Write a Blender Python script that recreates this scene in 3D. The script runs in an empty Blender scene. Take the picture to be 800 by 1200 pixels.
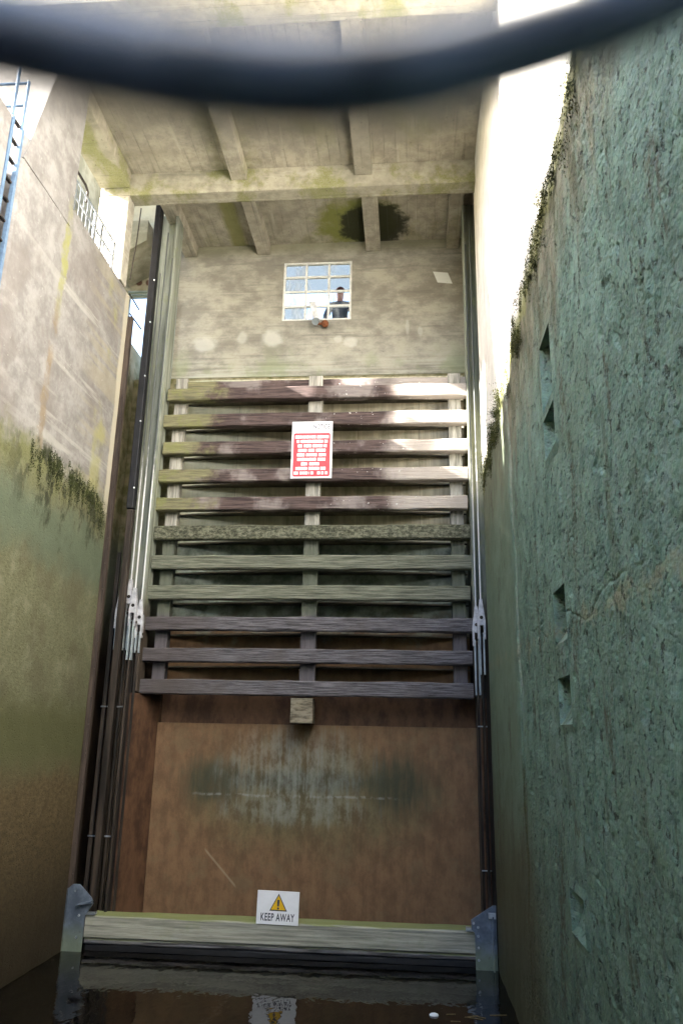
import bpy, bmesh, math, random
import numpy as np
from mathutils import Vector, Matrix, noise as mnoise
R = math.radians
random.seed(7)
S = bpy.context.scene
COL = S.collection

# ------------------------------------------------------------------ camera
CAM = Vector((1.9, 0.0, 3.35))
pitch, roll, yaw = R(15.96), R(1.124), R(5.10)
fwd = Vector((-math.sin(yaw)*math.cos(pitch), math.cos(yaw)*math.cos(pitch), math.sin(pitch)))
rt = Vector((math.cos(yaw), math.sin(yaw), 0))
up = rt.cross(fwd)
c_, s_ = math.cos(roll), math.sin(roll)
rt2 = c_*rt + s_*up
up2 = -s_*rt + c_*up
cd = bpy.data.cameras.new('camera')
cam = bpy.data.objects.new('camera', cd)
COL.objects.link(cam)
m = Matrix((rt2, up2, -fwd)).transposed().to_4x4()
m.translation = CAM
cam.matrix_world = m
cd.sensor_fit = 'VERTICAL'
cd.sensor_height = 36.0
cd.sensor_width = 24.0
cd.lens = 910/1200*36
cd.clip_start = 0.01
cd.clip_end = 6000
cd.dof.use_dof = True
cd.dof.focus_distance = 11.0
cd.dof.aperture_fstop = 27.3/5.4
S.camera = cam

# ------------------------------------------------------------------ world, sun, exposure
SUN = Vector((1.0, 0.2215, -0.56)).normalized()      # direction the light travels
elev = math.asin(-SUN.z)
W = bpy.data.worlds.new('World')
S.world = W
W.use_nodes = True
nt = W.node_tree
bg = nt.nodes['Background']
sky = nt.nodes.new('ShaderNodeTexSky')
sky.sky_type = 'NISHITA'
sky.sun_disc = False
sky.sun_elevation = elev
sky.sun_rotation = math.atan2(-SUN.x, -SUN.y)
sky.air_density = 1.0
sky.dust_density = 2.5
sky.ozone_density = 1.0
nt.links.new(sky.outputs[0], bg.inputs[0])
bg.inputs[1].default_value = 0.1
sl = bpy.data.lights.new('sun', 'SUN')
sl.energy = 5.0
sl.angle = R(0.6)
sl.color = (1.0, 0.94, 0.85)
so = bpy.data.objects.new('sun', sl)
COL.objects.link(so)
so.rotation_euler = SUN.to_track_quat('-Z', 'Y').to_euler()
so.location = (-10, -5, 20)
vs = S.view_settings
vs.view_transform = 'Standard'
vs.look = 'None'
vs.gamma = 1
vs.exposure = 3.65
vs.use_curve_mapping = False
S.render.engine = 'CYCLES'
S.cycles.use_denoising = True
S.cycles.max_bounces = 10
S.cycles.diffuse_bounces = 6
S.cycles.transparent_max_bounces = 12
S.cycles.sample_clamp_indirect = 8

# ------------------------------------------------------------------ material helper
class N:
    def __init__(self, name):
        self.m = bpy.data.materials.new(name)
        self.m.use_nodes = True
        self.t = self.m.node_tree
        self.b = self.t.nodes['Principled BSDF']
        g = self.t.nodes.new('ShaderNodeNewGeometry')
        self.pos = g.outputs['Position']
        sp = self.t.nodes.new('ShaderNodeSeparateXYZ')
        self.t.links.new(self.pos, sp.inputs[0])
        self.x, self.y, self.z = sp.outputs
        sn = self.t.nodes.new('ShaderNodeSeparateXYZ')
        self.t.links.new(g.outputs['True Normal'], sn.inputs[0])
        self.nx, self.ny, self.nz = sn.outputs
    def lk(self, a, i):
        if hasattr(a, 'is_linked') or isinstance(a, bpy.types.NodeSocket):
            self.t.links.new(a, i)
        elif isinstance(a, (tuple, list)):
            i.default_value = (*a, 1) if len(a) == 3 else a
        else:
            i.default_value = a
    def ma(self, op, a, b=0.0, c=None, clamp=False):
        n = self.t.nodes.new('ShaderNodeMath')
        n.operation = op
        n.use_clamp = clamp
        self.lk(a, n.inputs[0]); self.lk(b, n.inputs[1])
        if c is not None: self.lk(c, n.inputs[2])
        return n.outputs[0]
    def add(self, a, b): return self.ma('ADD', a, b)
    def sub(self, a, b): return self.ma('SUBTRACT', a, b)
    def mul(self, a, b): return self.ma('MULTIPLY', a, b)
    def mx(self, a, b): return self.ma('MAXIMUM', a, b)
    def vec(self, st, off=(0, 0, 0)):
        n = self.t.nodes.new('ShaderNodeMapping')
        self.lk(self.pos, n.inputs[0])
        n.inputs['Scale'].default_value = st
        n.inputs['Location'].default_value = off
        return n.outputs[0]
    def noise(self, sc, det=4, ro=0.55, st=(1, 1, 1), off=(0, 0, 0), dist=0.0):
        n = self.t.nodes.new('ShaderNodeTexNoise')
        self.lk(self.vec(st, off), n.inputs['Vector'])
        n.inputs['Scale'].default_value = sc
        n.inputs['Detail'].default_value = det
        n.inputs['Roughness'].default_value = ro
        n.inputs['Distortion'].default_value = dist
        return n.outputs[0]
    def voro(self, sc, st=(1, 1, 1), feat='F1', off=(0, 0, 0), out=0, rnd=1.0):
        n = self.t.nodes.new('ShaderNodeTexVoronoi')
        n.feature = feat
        self.lk(self.vec(st, off), n.inputs['Vector'])
        n.inputs['Scale'].default_value = sc
        n.inputs['Randomness'].default_value = rnd
        return n.outputs[out]
    def rng(self, v, lo, hi, a=0.0, b=1.0, smooth=True):
        n = self.t.nodes.new('ShaderNodeMapRange')
        n.interpolation_type = 'SMOOTHSTEP' if smooth else 'LINEAR'
        self.lk(v, n.inputs[0])
        n.inputs[1].default_value = lo; n.inputs[2].default_value = hi
        n.inputs[3].default_value = a; n.inputs[4].default_value = b
        return n.outputs[0]
    def mix(self, f, a, b, mode='MIX'):
        n = self.t.nodes.new('ShaderNodeMix')
        n.data_type = 'RGBA'
        n.blend_type = mode
        self.lk(f, n.inputs[0]); self.lk(a, n.inputs[6]); self.lk(b, n.inputs[7])
        return n.outputs[2]
    def ell(self, u, v, cu, cv, ru, rv, lo=1.0, hi=0.3, wob=None):
        a = self.mul(self.sub(u, cu), 1/ru); b = self.mul(self.sub(v, cv), 1/rv)
        d = self.ma('SQRT', self.add(self.mul(a, a), self.mul(b, b)))
        if wob is not None: d = self.add(d, wob)
        return self.rng(d, hi, lo, 1.0, 0.0)
    def bump(self, hs, strength=1.0):
        """hs: list of (height socket, distance)"""
        prev = None
        for h, d in hs:
            n = self.t.nodes.new('ShaderNodeBump')
            n.inputs['Strength'].default_value = strength
            n.inputs['Distance'].default_value = d
            self.lk(h, n.inputs['Height'])
            if prev is not None: self.t.links.new(prev, n.inputs['Normal'])
            prev = n.outputs[0]
        self.t.links.new(prev, self.b.inputs['Normal'])
    def out(self, col, rough=0.85, metal=0.0, spec=0.3):
        self.lk(col, self.b.inputs['Base Color'])
        self.lk(rough, self.b.inputs['Roughness'])
        self.lk(metal, self.b.inputs['Metallic'])
        self.b.inputs['Specular IOR Level'].default_value = spec
        return self.m

def simple(name, col, rough=0.6, metal=0.0, var=0.25, sc=9, bump=0.002):
    n = N(name)
    f = n.noise(sc, 5, 0.6)
    g = n.noise(sc*5, 3, 0.6)
    d = tuple(c*(1-var) for c in col); l = tuple(min(1, c*(1+var)) for c in col)
    c = n.mix(n.rng(f, 0.3, 0.7), d, l)
    c = n.mix(n.rng(g, 0.52, 0.7, 0, .35), c, d)
    n.bump([(g, bump)])
    return n.out(c, rough, metal)

MAT = {}
# pale weathered concrete (portal): boards along X or Y, algae, soot
def concrete(name, base=(.36, .34, .27), moss=0.4, dark=0.5, bx=False, extra=None, ms0=.54):
    n = N(name)
    big = n.noise(0.7, 6, 0.62)
    mid = n.noise(5, 8, 0.68)
    fine = n.noise(60, 5, 0.65)
    lo = tuple(c*0.72 for c in base); hi = tuple(min(.8, c*1.15) for c in base)
    c = n.mix(n.rng(mid, 0.32, 0.68), lo, hi)
    c = n.mix(n.rng(n.add(big, n.mul(n.sub(mid, .5), .3)), 0.5, 0.68, 0, dark), c, (.17, .16, .125))
    st = (0.2, 3.2, 1) if bx else (3.2, .2, 1)
    strk = n.noise(2.2, 6, 0.65, st=st, off=(3, 1, 0))
    c = n.mix(n.rng(strk, 0.58, 0.7, 0, .5), c, (.15, .14, .11))
    c = n.mix(n.rng(strk, 0.42, 0.32, 0, .5), c, (.52, .49, .41))
    ms = n.noise(1.1, 7, 0.68, st=st if False else (1, .55, 1), off=(7, 2, 5))
    c = n.mix(n.mul(n.rng(ms, ms0, ms0+.1, 0, moss), n.rng(fine, .35, .6, .4, 1)), c, (.2, .21, .06))
    if extra: c = extra(n, c, mid, strk)
    sp = n.noise(19, 4, 0.65, off=(0, 4, 0))
    c = n.mix(n.rng(sp, 0.64, 0.7, 0, .7), c, (.06, .055, .045))
    ax = n.y if bx else n.x
    fr = n.ma('FRACT', n.mul(ax, 1/0.19))
    jt = n.mul(n.rng(fr, 0.0, 0.06, 1, 0), n.rng(n.noise(1.7, 3), .35, .6))
    c = n.mix(n.mul(jt, .6), c, (.1, .09, .07))
    n.bump([(fine, .003), (mid, .012), (n.mul(jt, -1), .006)])
    return n.out(c, 0.9), n
def ceil_extra(n, c, mid, strk):
    wob = n.mul(n.sub(n.noise(3, 6, .65), .5), 1.0)
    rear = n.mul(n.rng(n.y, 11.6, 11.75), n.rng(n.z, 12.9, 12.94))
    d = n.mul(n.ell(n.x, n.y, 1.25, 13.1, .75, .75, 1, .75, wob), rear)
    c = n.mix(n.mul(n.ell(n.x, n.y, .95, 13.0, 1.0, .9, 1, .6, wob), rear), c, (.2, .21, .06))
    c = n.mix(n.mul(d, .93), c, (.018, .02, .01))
    g = n.mul(n.rng(n.ma('ABSOLUTE', n.add(n.sub(n.x, -1.5), n.mul(wob, .12))), .22, .08), rear)
    c = n.mix(n.mul(g, .8), c, (.2, .2, .06))
    return c
MAT['portal'] = concrete('weathered_concrete', (.4, .37, .3), .35, .55, extra=ceil_extra)[0]
MAT['portal_x'] = concrete('weathered_concrete_beam', (.38, .355, .28), .85, .4, True, ms0=.5)[0]
MAT['mossbeam'] = concrete('algae_green_concrete', (.4, .37, .29), .85, .4, True, ms0=.5)[0]
MAT['column'] = concrete('pale_concrete', (.46, .43, .36), .15, .15)[0]

# back wall with the window: horizontal boards, pale repair spots
n = N('window_wall_concrete')
mid = n.noise(2.4, 8, .7, st=(.8, 1, 1.3))
lines = n.noise(1.6, 7, .7, st=(.3, 1, 7), off=(2, 0, 1), dist=.3)
fine = n.noise(40, 4, .6)
c = n.mix(n.rng(mid, .36, .64), (.25, .235, .2), (.42, .395, .33))
c = n.mix(n.rng(lines, .56, .66, 0, .55), c, (.18, .172, .15))
c = n.mix(n.rng(lines, .42, .3, 0, .6), c, (.46, .44, .36))
wob = n.mul(n.sub(n.noise(5, 4), .5), .9)
for (cx, cz, rx, rz, a) in [(-.75, 10.82, .24, .22, .75), (-1.35, 10.85, .12, .16, .5), (-2.1, 10.72, .28, .2, .6), (.8, 10.7, .16, .13, .65), (.55, 10.78, .1, .1, .5), (1.9, 11.0, .05, .2, .4), (2.15, 10.9, .06, .12, .4)]:
    c = n.mix(n.mul(n.ell(n.x, n.z, cx, cz, rx, rz, 1.1, .5, wob), a), c, (.58, .57, .52))
c = n.mix(n.mul(n.rng(n.z, 10.65, 10.0), n.rng(lines, .6, .4, 0, .7)), c, (.5, .5, .42))
c = n.mix(n.mul(n.rng(n.z, 10.9, 10.1), n.rng(n.noise(1.5, 5, .6, off=(4, 4, 1)), .5, .65, 0, .55)), c, (.27, .31, .17))
# the squarish white patch
pz = n.mul(n.rng(n.ma('ABSOLUTE', n.add(n.sub(n.x, 2.6), n.mul(n.sub(n.z, 12.07), .35))), .15, .13), n.rng(n.ma('ABSOLUTE', n.sub(n.add(n.z, n.mul(n.x, .12)), 12.07 + .12*2.6)), .13, .11))
c = n.mix(pz, c, (.78, .8, .78))
# olive towards the ceiling, darker round the window
c = n.mix(n.mul(n.rng(n.z, 12.6, 12.9), .5), c, (.2, .2, .1))
c = n.mix(n.mul(n.ell(n.x, n.z, .1, 11.8, 1.15, 1.1, 1, .6, wob), .35), c, (.17, .16, .14))
sp = n.noise(20, 3, .6, off=(0, 4, 0))
c = n.mix(n.rng(sp, .66, .72, 0, .6), c, (.08, .075, .06))
n.bump([(fine, .004), (lines, .012)])
MAT['winwall'] = n.out(c, .9)

# left lock wall
n = N('lichen_stained_concrete')
mid = n.noise(2.6, 7, .65)
big = n.noise(.7, 5, .6, off=(3, 3, 9))
fine = n.noise(45, 4, .6)
brd = n.noise(1.2, 6, .6, st=(1, .3, 5))
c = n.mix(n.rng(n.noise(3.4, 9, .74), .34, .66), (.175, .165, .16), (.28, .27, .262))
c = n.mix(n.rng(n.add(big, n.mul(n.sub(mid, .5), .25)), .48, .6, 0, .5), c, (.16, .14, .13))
c = n.mix(n.mul(n.rng(brd, .56, .66, 0, .65), n.rng(n.y, 8.9, 9.8, .3, 1)), c, (.36, .35, .325))
c = n.mix(n.mul(n.rng(n.y, 10.0, 11.0), n.rng(brd, .5, .4, 0, .55)), c, (.3, .27, .2))
# yellow-green rain streak and the rusty run below it
sw = n.mul(n.sub(n.noise(2.0, 7, .7), .5), .5)
ys = n.add(n.y, sw)
stk = n.mul(n.rng(n.ma('ABSOLUTE', n.sub(ys, 9.36)), .13, .06), n.mul(n.rng(n.z, 8.7, 9.6), n.rng(n.z, 10.95, 10.6)))
c = n.mix(n.mul(n.mul(stk, n.rng(mid, .36, .58, .1, 1)), .85), c, (.25, .25, .085))
run = n.mul(n.rng(n.ma('ABSOLUTE', n.sub(ys, 9.32)), .12, .04), n.rng(n.z, 9.4, 8.6))
c = n.mix(n.mul(n.mul(run, n.rng(mid, .36, .6)), .6), c, (.2, .14, .07))
stk2 = n.mul(n.rng(n.ma('ABSOLUTE', n.sub(n.add(n.y, sw), 11.2)), .3, .1), n.rng(n.noise(1.3, 4), .45, .6))
c = n.mix(n.mul(stk2, .5), c, (.33, .32, .1))
c = n.mix(n.rng(n.noise(10, 6, .7), .62, .7, 0, .5), c, (.45, .45, .42))
# below high water: olive slime, then brown
ww = n.mul(n.sub(n.noise(2.2, 6, .65), .5), .9)
zz = n.add(n.z, ww)
low = n.rng(zz, 7.15, 6.75)
olive = n.mix(n.rng(n.noise(34, 6, .75, st=(1, .5, 1)), .33, .67), (.095, .098, .055), (.155, .155, .092))
olive = n.mix(n.rng(n.noise(3, 8, .7, off=(3, 1, 1)), .5, .66, 0, .6), olive, (.19, .185, .125))
olive = n.mix(n.rng(n.noise(1.1, 5, .6, off=(1, 5, 2)), .48, .64, 0, .6), olive, (.09, .085, .05))
bn = n.add(n.z, ww)
olive = n.mix(n.mul(n.rng(bn, 6.6, 6.1), n.rng(bn, 5.3, 5.8, 0, .7)), olive, (.085, .115, .08))
olive = n.mix(n.rng(bn, 6.3, 6.9, 0, .5), olive, (.15, .155, .05))
c = n.mix(low, c, olive)
drip = n.noise(3.2, 7, .7, st=(1, 1.2, .7), off=(5, 5, 0))
dm = n.mul(n.mul(n.mul(n.rng(zz, 7.2, 6.95), n.rng(n.add(n.z, n.mul(n.sub(drip, .5), 3)), 6.1, 6.7)), n.rng(drip, .46, .56)), n.rng(n.y, 8.4, 9.6, .25, 1))
c = n.mix(n.mul(dm, .92), c, (.028, .032, .016))
brown = n.mix(n.rng(n.noise(20, 7, .75, st=(1, .5, 1)), .34, .66), (.07, .052, .026), (.13, .098, .05))
c = n.mix(n.rng(n.add(n.z, n.mul(ww, .8)), 3.5, 2.5), c, brown)
c = n.mix(n.mul(n.rng(n.add(n.z, n.mul(ww, .6)), 3.9, 3.4), n.rng(n.add(n.z, n.mul(ww, .6)), 2.6, 3.1)), c, (.085, .088, .04))
# pale chamfer strip at the corner
cst = n.mul(n.rng(n.add(n.y, n.mul(sw, .3)), 11.62, 11.7), n.rng(zz, 6.4, 7.2))
c = n.mix(n.mul(cst, .8), c, (.5, .46, .36))
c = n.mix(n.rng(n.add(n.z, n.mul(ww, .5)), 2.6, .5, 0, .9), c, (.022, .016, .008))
pit = n.voro(26)
n.bump([(fine, .006), (mid, .015), (n.mul(n.rng(pit, 0, .35, 1, 0), n.mul(low, -1)), .006)])
MAT['leftwall'] = n.out(c, .88)

# right lock wall: sunlight painted in as whitish above high water, rough green-slimed aggregate below
n = N('slimed_aggregate_concrete')
mid = n.noise(3, 7, .66)
big = n.noise(.8, 5, .6, off=(3, 3, 9))
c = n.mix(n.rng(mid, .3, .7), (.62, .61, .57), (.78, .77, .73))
vst = n.noise(2.4, 6, .62, st=(1, 1.6, .22))
c = n.mix(n.rng(vst, .56, .7, 0, .6), c, (.36, .34, .33))
hw = n.add(n.add(n.z, n.mul(n.y, .1)), n.mul(n.sub(n.noise(2.4, 6, .68), .5), 1.0))   # height + slow tilt
low = n.rng(hw, 8.5, 8.32)
teal = n.mix(n.rng(n.noise(5, 7, .68, off=(9, 1, 1)), .32, .68), (.078, .145, .112), (.17, .275, .22))
teal = n.mix(n.rng(n.noise(.9, 5, .6, off=(2, 8, 4)), .47, .66, 0, .75), teal, (.125, .2, .15))
teal = n.mix(n.rng(n.noise(2.0, 6, .65, st=(1, 1.5, .25), off=(2, 3, 4)), .52, .68, 0, .6), teal, (.17, .25, .21))
teal = n.mix(n.rng(n.noise(1.7, 6, .65, st=(1, 1.8, .22), off=(7, 3, 4)), .55, .7, 0, .7), teal, (.065, .095, .055))
# olive brown band below the high-water line
hb = n.rng(n.add(hw, n.mul(n.sub(vst, .5), 3.0)), 6.7, 8.1)
teal = n.mix(n.mul(hb, .85), teal, n.mix(n.rng(mid, .36, .64), (.085, .075, .045), (.2, .185, .125)))
ds = n.mul(n.rng(hw, 6.9, 8.0), n.rng(n.noise(3, 7, .7, st=(1, 1.6, .45), off=(1, 9, 2)), .5, .6))
teal = n.mix(n.mul(ds, .85), teal, (.05, .055, .018))
# yellowish crust along the old pour joint
jz = n.add(n.add(n.z, n.mul(n.y, -.035)), n.mul(n.sub(n.noise(4, 6, .7), .5), .5))
jt = n.rng(n.ma('ABSOLUTE', n.sub(jz, 3.95)), .09, .02)
teal = n.mix(n.mul(n.mul(jt, n.rng(n.noise(2.6, 6, .7), .45, .6)), .55), teal, (.25, .235, .14))
# rough vertical seam
sy = n.add(n.y, n.mul(n.sub(n.noise(5, 5, .7), .5), .3))
seam = n.rng(n.ma('ABSOLUTE', n.sub(sy, 8.62)), .14, .04)
teal = n.mix(n.mul(seam, n.rng(n.z, 3.2, 4.2, 0, .6)), teal, (.28, .31, .27))
teal = n.mix(n.mul(seam, n.rng(n.z, 3.4, 2.6, 0, .85)), teal, (.075, .075, .02))
# far strip next to the gate: smoother, yellower green; brown at the foot
teal = n.mix(n.mul(n.rng(n.y, 8.6, 9.2), .55), teal, (.13, .16, .105))
ft = n.rng(n.add(n.z, n.mul(n.sub(n.noise(1.3, 6, .65, off=(0, 1, 3)), .5), 2.6)), 3.0, 1.4)
teal = n.mix(n.mul(n.mul(ft, n.rng(n.y, 6.6, 8.6)), .9), teal, (.085, .07, .034))
teal = n.mix(n.mul(ft, .35), teal, (.05, .075, .045))
# dark pits
pv = n.voro(40, st=(1, .6, .9), out=0)
pcol = n.voro(40, st=(1, .6, .9), out=1)
pits = n.mul(n.rng(n.noise(17, 4, .7, st=(1, .7, .75)), .56, .66), n.rng(n.y, 9.0, 8.0))
teal = n.mix(n.mul(pits, .8), teal, (.025, .032, .022))
bs = n.noise(2.6, 7, .7, st=(1, 1.2, .3), off=(11, 2, 6))
teal = n.mix(n.mul(n.rng(bs, .55, .64), n.rng(n.noise(13, 5, .7), .42, .56, .1, .85)), teal, (.06, .058, .034))
teal = n.mix(n.mul(n.rng(n.y, 10, 8.4), .3), teal, n.mix(.6, pcol, (1, 1, 1)), 'MULTIPLY')
pal = n.rng(n.noise(24, 3, .7, off=(4, 4, 4)), .62, .7)
teal = n.mix(n.mul(pal, .4), teal, (.24, .32, .27))
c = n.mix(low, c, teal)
# mossy lip just at the line
lip = n.mul(n.rng(hw, 8.66, 8.5), n.rng(hw, 8.2, 8.4))
c = n.mix(n.mul(lip, .75), c, (.16, .17, .03))
rg = n.mul(low, n.rng(n.y, 9.6, 8.4, .35, 1))
peb = n.sub(1.0, pv)
n.bump([(n.mul(peb, rg), .004), (n.mul(pits, n.mul(rg, -1)), .012), (n.mul(mid, rg), .03), (n.noise(90, 3), .003)])
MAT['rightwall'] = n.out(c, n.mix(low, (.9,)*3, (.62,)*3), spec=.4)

# slats: brown creosoted timber, lichen on the left ends, green then violet grey further down
n = N('weathered_sleeper_timber')
gr = n.noise(5, 7, .68, st=(.35, 4, 7))
gr2 = n.noise(20, 5, .7, st=(.12, 3, 4), off=(2, 0, 3))
bl = n.noise(1.1, 5, .6, st=(1, 1, .8), off=(4, 2, 8))
brown = n.mix(n.rng(gr, .35, .66), (.038, .026, .025), (.13, .09, .083))
brown = n.mix(n.rng(bl, .48, .6, 0, .8), brown, n.mix(gr, (.13, .105, .1), (.42, .37, .35)))
lich = n.mix(n.rng(gr, .35, .65), (.12, .11, .07), (.26, .245, .13))
lich = n.mix(n.rng(n.noise(2.6, 6, .7, off=(1, 1, 1)), .5, .6, 0, .55), lich, (.2, .21, .07))
le = n.rng(n.add(n.x, n.mul(n.sub(n.noise(2.2, 7, .68), .5), 2.4)), -1.25, -1.85)
top = n.mix(le, brown, lich)
sun_wash = n.rng(n.add(n.x, n.mul(n.sub(n.noise(1.5, 5, off=(0, 0, 3)), .5), 1.2)), 1.3, 1.9, 0, .85)  # sun patch painted in: right ends of the upper slats made paler
top = n.mix(sun_wash, top, n.mix(gr, (.3, .26, .23), (.55, .5, .46)))
sp = n.noise(15, 2, .5, st=(1, 1, 1.3), off=(1, 0, 0))
top = n.mix(n.mul(n.rng(sp, .68, .71), n.rng(n.x, .2, .8)), top, (.55, .53, .5))
grn = n.mix(n.rng(gr, .33, .67), (.065, .072, .05), (.23, .235, .18))
dgr = n.mix(n.rng(n.noise(24, 8, .78, st=(.6, 1, 1)), .4, .64), (.04, .042, .026), (.2, .2, .14))
vio = n.mix(n.rng(gr2, .36, .66), (.038, .034, .037), (.2, .187, .205))
vio = n.mix(n.rng(n.x, -.9, -1.9, 0, .6), vio, (.07, .055, .052))
vio = n.mix(n.rng(bl, .52, .68, 0, .6), vio, (.1, .085, .08))
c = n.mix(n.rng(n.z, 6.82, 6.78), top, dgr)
c = n.mix(n.rng(n.z, 6.3, 6.26), c, grn)
c = n.mix(n.rng(n.z, 5.3, 5.26), c, vio)
c = n.mix(n.rng(gr2, .6, .72, 0, .7), c, (.025, .02, .02))
n.bump([(gr, .012), (gr2, .012), (n.noise(60, 3), .003)])
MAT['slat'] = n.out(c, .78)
# posts behind the slats
n = N('grey_post_timber')
gr = n.noise(5, 6, .65, st=(4, 4, .35))
c = n.mix(n.rng(gr, .35, .65), (.2, .19, .165), (.42, .4, .35))
c = n.mix(n.rng(n.add(n.z, n.mul(gr, .4)), 6.9, 6.5), c, n.mix(gr, (.06, .07, .05), (.17, .18, .14)))
c = n.mix(n.rng(n.z, 5.3, 5.1), c, n.mix(gr, (.05, .045, .05), (.17, .15, .16)))
n.bump([(gr, .01)])
MAT['post'] = n.out(c, .85)
# block under the lattice
n = N('buff_block_timber')
gr = n.noise(6, 6, .65, st=(1, 1, 4))
c = n.mix(n.rng(gr, .35, .65), (.09, .075, .05), (.25, .22, .16))
n.bump([(gr, .006)])
MAT['block'] = n.out(c, .85)

# gate skin
n = N('stained_gate_plate')
st = n.noise(3.0, 6, .65, st=(2.6, 1, .14))
mid = n.noise(3, 6, .65)
iso = n.noise(6, 8, .7, st=(1, 1, .6))
rust = n.mix(n.rng(n.add(n.mul(st, .3), n.mul(iso, .7)), .36, .64), (.13, .074, .038), (.205, .122, .063))
rust = n.mix(n.rng(mid, .5, .66, 0, .5), rust, (.165, .12, .065))
upc = n.mix(n.rng(st, .35, .66), (.46, .41, .29), (.7, .64, .48))
upc = n.mix(n.rng(n.x, -.6, -1.5, 0, .6), upc, (.44, .48, .38))
upc = n.mix(n.rng(mid, .52, .68, 0, .5), upc, (.28, .27, .16))
grn = n.mix(n.rng(mid, .35, .66), (.12, .14, .11), (.34, .38, .32))
c = n.mix(n.rng(n.add(n.z, n.mul(mid, .6)), 7.1, 6.7), upc, grn)
c = n.mix(n.rng(n.add(n.z, n.mul(mid, .8)), 5.8, 5.2), c, rust)
# the big lime and algae bloom on the lower plate
wob = n.mul(n.sub(n.noise(1.6, 6, .68, st=(1.8, 1, .7)), .5), 1.0)
wob2 = n.mul(n.sub(n.noise(3, 6, .7, st=(3.2, 1, .35), off=(3, 0, 1)), .5), 1.3)
si = n.add(n.mul(st, .45), n.mul(iso, .55))
d1 = n.ell(n.x, n.z, .3, 2.4, 2.5, 1.15, 1.05, .2, wob)
c = n.mix(n.mul(d1, .8), c, n.mix(n.rng(iso, .36, .64), (.075, .07, .032), (.14, .125, .06)))
for cx, cz, rx, rz in ((-1.25, 2.6, .75, .5), (1.75, 2.6, .75, .6), (.2, 2.62, 1.7, .22)):
    c = n.mix(n.mul(n.ell(n.x, n.z, cx, cz, rx, rz, 1.05, .25, wob2), n.rng(si, .36, .56, .4, .9)), c, (.04, .045, .027))
drp = n.noise(3.0, 7, .7, st=(4.2, 1, .12), off=(1, 0, 4))
d2 = n.ell(n.x, n.z, .05, 2.75, 1.5, .85, 1.0, .3, wob2)
c = n.mix(n.mul(n.mul(d2, n.rng(n.add(n.mul(drp, .45), n.mul(iso, .55)), .4, .62)), .75), c, (.23, .24, .21))
d4 = n.ell(n.x, n.z, .1, 2.18, 1.5, .3, 1.0, .3, wob2)
c = n.mix(n.mul(n.mul(d4, n.rng(si, .42, .58)), .6), c, (.22, .23, .2))
sm = n.mul(n.rng(n.ma('ABSOLUTE', n.add(n.sub(n.z, 2.4), n.mul(n.sub(mid, .5), .1))), .03, .004), n.rng(n.ma('ABSOLUTE', n.sub(n.x, .1)), 1.9, 1.2))
c = n.mix(n.mul(sm, n.rng(iso, .46, .58, 0, .45)), c, (.3, .31, .3))
scr = n.rng(n.ma('ABSOLUTE', n.add(n.sub(n.z, 1.35), n.mul(n.add(n.x, 1.05), 1.0))), .03, .008)
scr = n.mul(scr, n.mul(n.rng(n.x, -1.3, -1.25), n.rng(n.x, -.75, -.8)))
c = n.mix(n.mul(scr, .6), c, (.3, .24, .16))
bj = n.rng(n.ma('FRACT', n.mul(n.add(n.x, .1), 1/1.1)), 0, .012, 1, 0)
c = n.mix(n.mul(bj, n.rng(n.z, 3.6, 6.5, 0, .6)), c, (.05, .045, .03))
n.bump([(iso, .006), (n.noise(50, 4), .002)])
MAT['skin'] = n.out(c, .75)
n = N('rusty_jamb_steel')
st = n.noise(4.0, 8, .7, st=(1, 1, .5))
c = n.mix(n.rng(st, .35, .66), (.055, .028, .016), (.135, .072, .04))
n.bump([(st, .005)])
MAT['jamb'] = n.out(c, .7)
MAT['girder'] = simple('grimy_girder_steel', (.09, .08, .055), .8, 0, .4, 4)

# guide channel: pale green grey above, black brown below
n = N('stained_guide_concrete')
st = n.noise(3.0, 6, .65, st=(3.5, 3.5, .2))
mid = n.noise(4, 6, .65)
c = n.mix(n.rng(st, .35, .66), (.12, .135, .105), (.3, .315, .27))
c = n.mix(n.rng(mid, .52, .66, 0, .6), c, (.22, .24, .14))
c = n.mix(n.rng(n.add(n.z, n.mul(mid, 1.0)), 6.4, 5.4, 0, 1), c, n.mix(st, (.012, .01, .008), (.1, .075, .055)))
n.bump([(st, .006)])
MAT['guide'] = n.out(c, .75)
n = N('dark_wet_steel')
st = n.noise(4.0, 6, .65, st=(3, 3, .16))
c = n.mix(n.rng(st, .4, .68), (.014, .011, .009), (.065, .048, .036))
n.bump([(st, .004)])
MAT['darksteel'] = n.out(c, .5)
n = N('rusty_angle_steel')
st = n.noise(4.0, 6, .65, st=(3, 3, .3))
c = n.mix(n.rng(st, .35, .68), (.035, .026, .022), (.1, .075, .06))
n.bump([(st, .004)])
MAT['rust'] = n.out(c, .6)
MAT['black'] = simple('black_rubber', (.014, .014, .016), .45, 0, .3, 6)
n = N('galvanised_steel')
v = n.voro(60, out=1)
f = n.noise(8, 5, .6)
c = n.mix(n.rng(f, .3, .7), (.34, .38, .43), (.6, .64, .68))
n.bump([(f, .002)])
MAT['galv'] = n.out(c, n.rng(f, .3, .7, .3, .5), .75)
n = N('galvanised_bracket_steel')
f = n.noise(5, 6, .65)
c = n.mix(n.rng(f, .3, .7), (.09, .115, .155), (.2, .24, .3))
c = n.mix(n.rng(n.add(n.z, n.mul(f, .4)), .95, .6), c, n.mix(f, (.1, .13, .1), (.28, .33, .26)))
c = n.mix(n.rng(n.noise(9, 4, .6, off=(5, 5, 5)), .6, .72, 0, .6), c, (.09, .08, .06))
n.bump([(f, .004)])
MAT['bracket'] = n.out(c, .45, .35)
MAT['whitesteel'] = simple('whitened_zinc', (.62, .62, .64), .5, .15, .3, 14)
n = N('worn_clevis_zinc')
f = n.noise(14, 5, .6)
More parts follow.
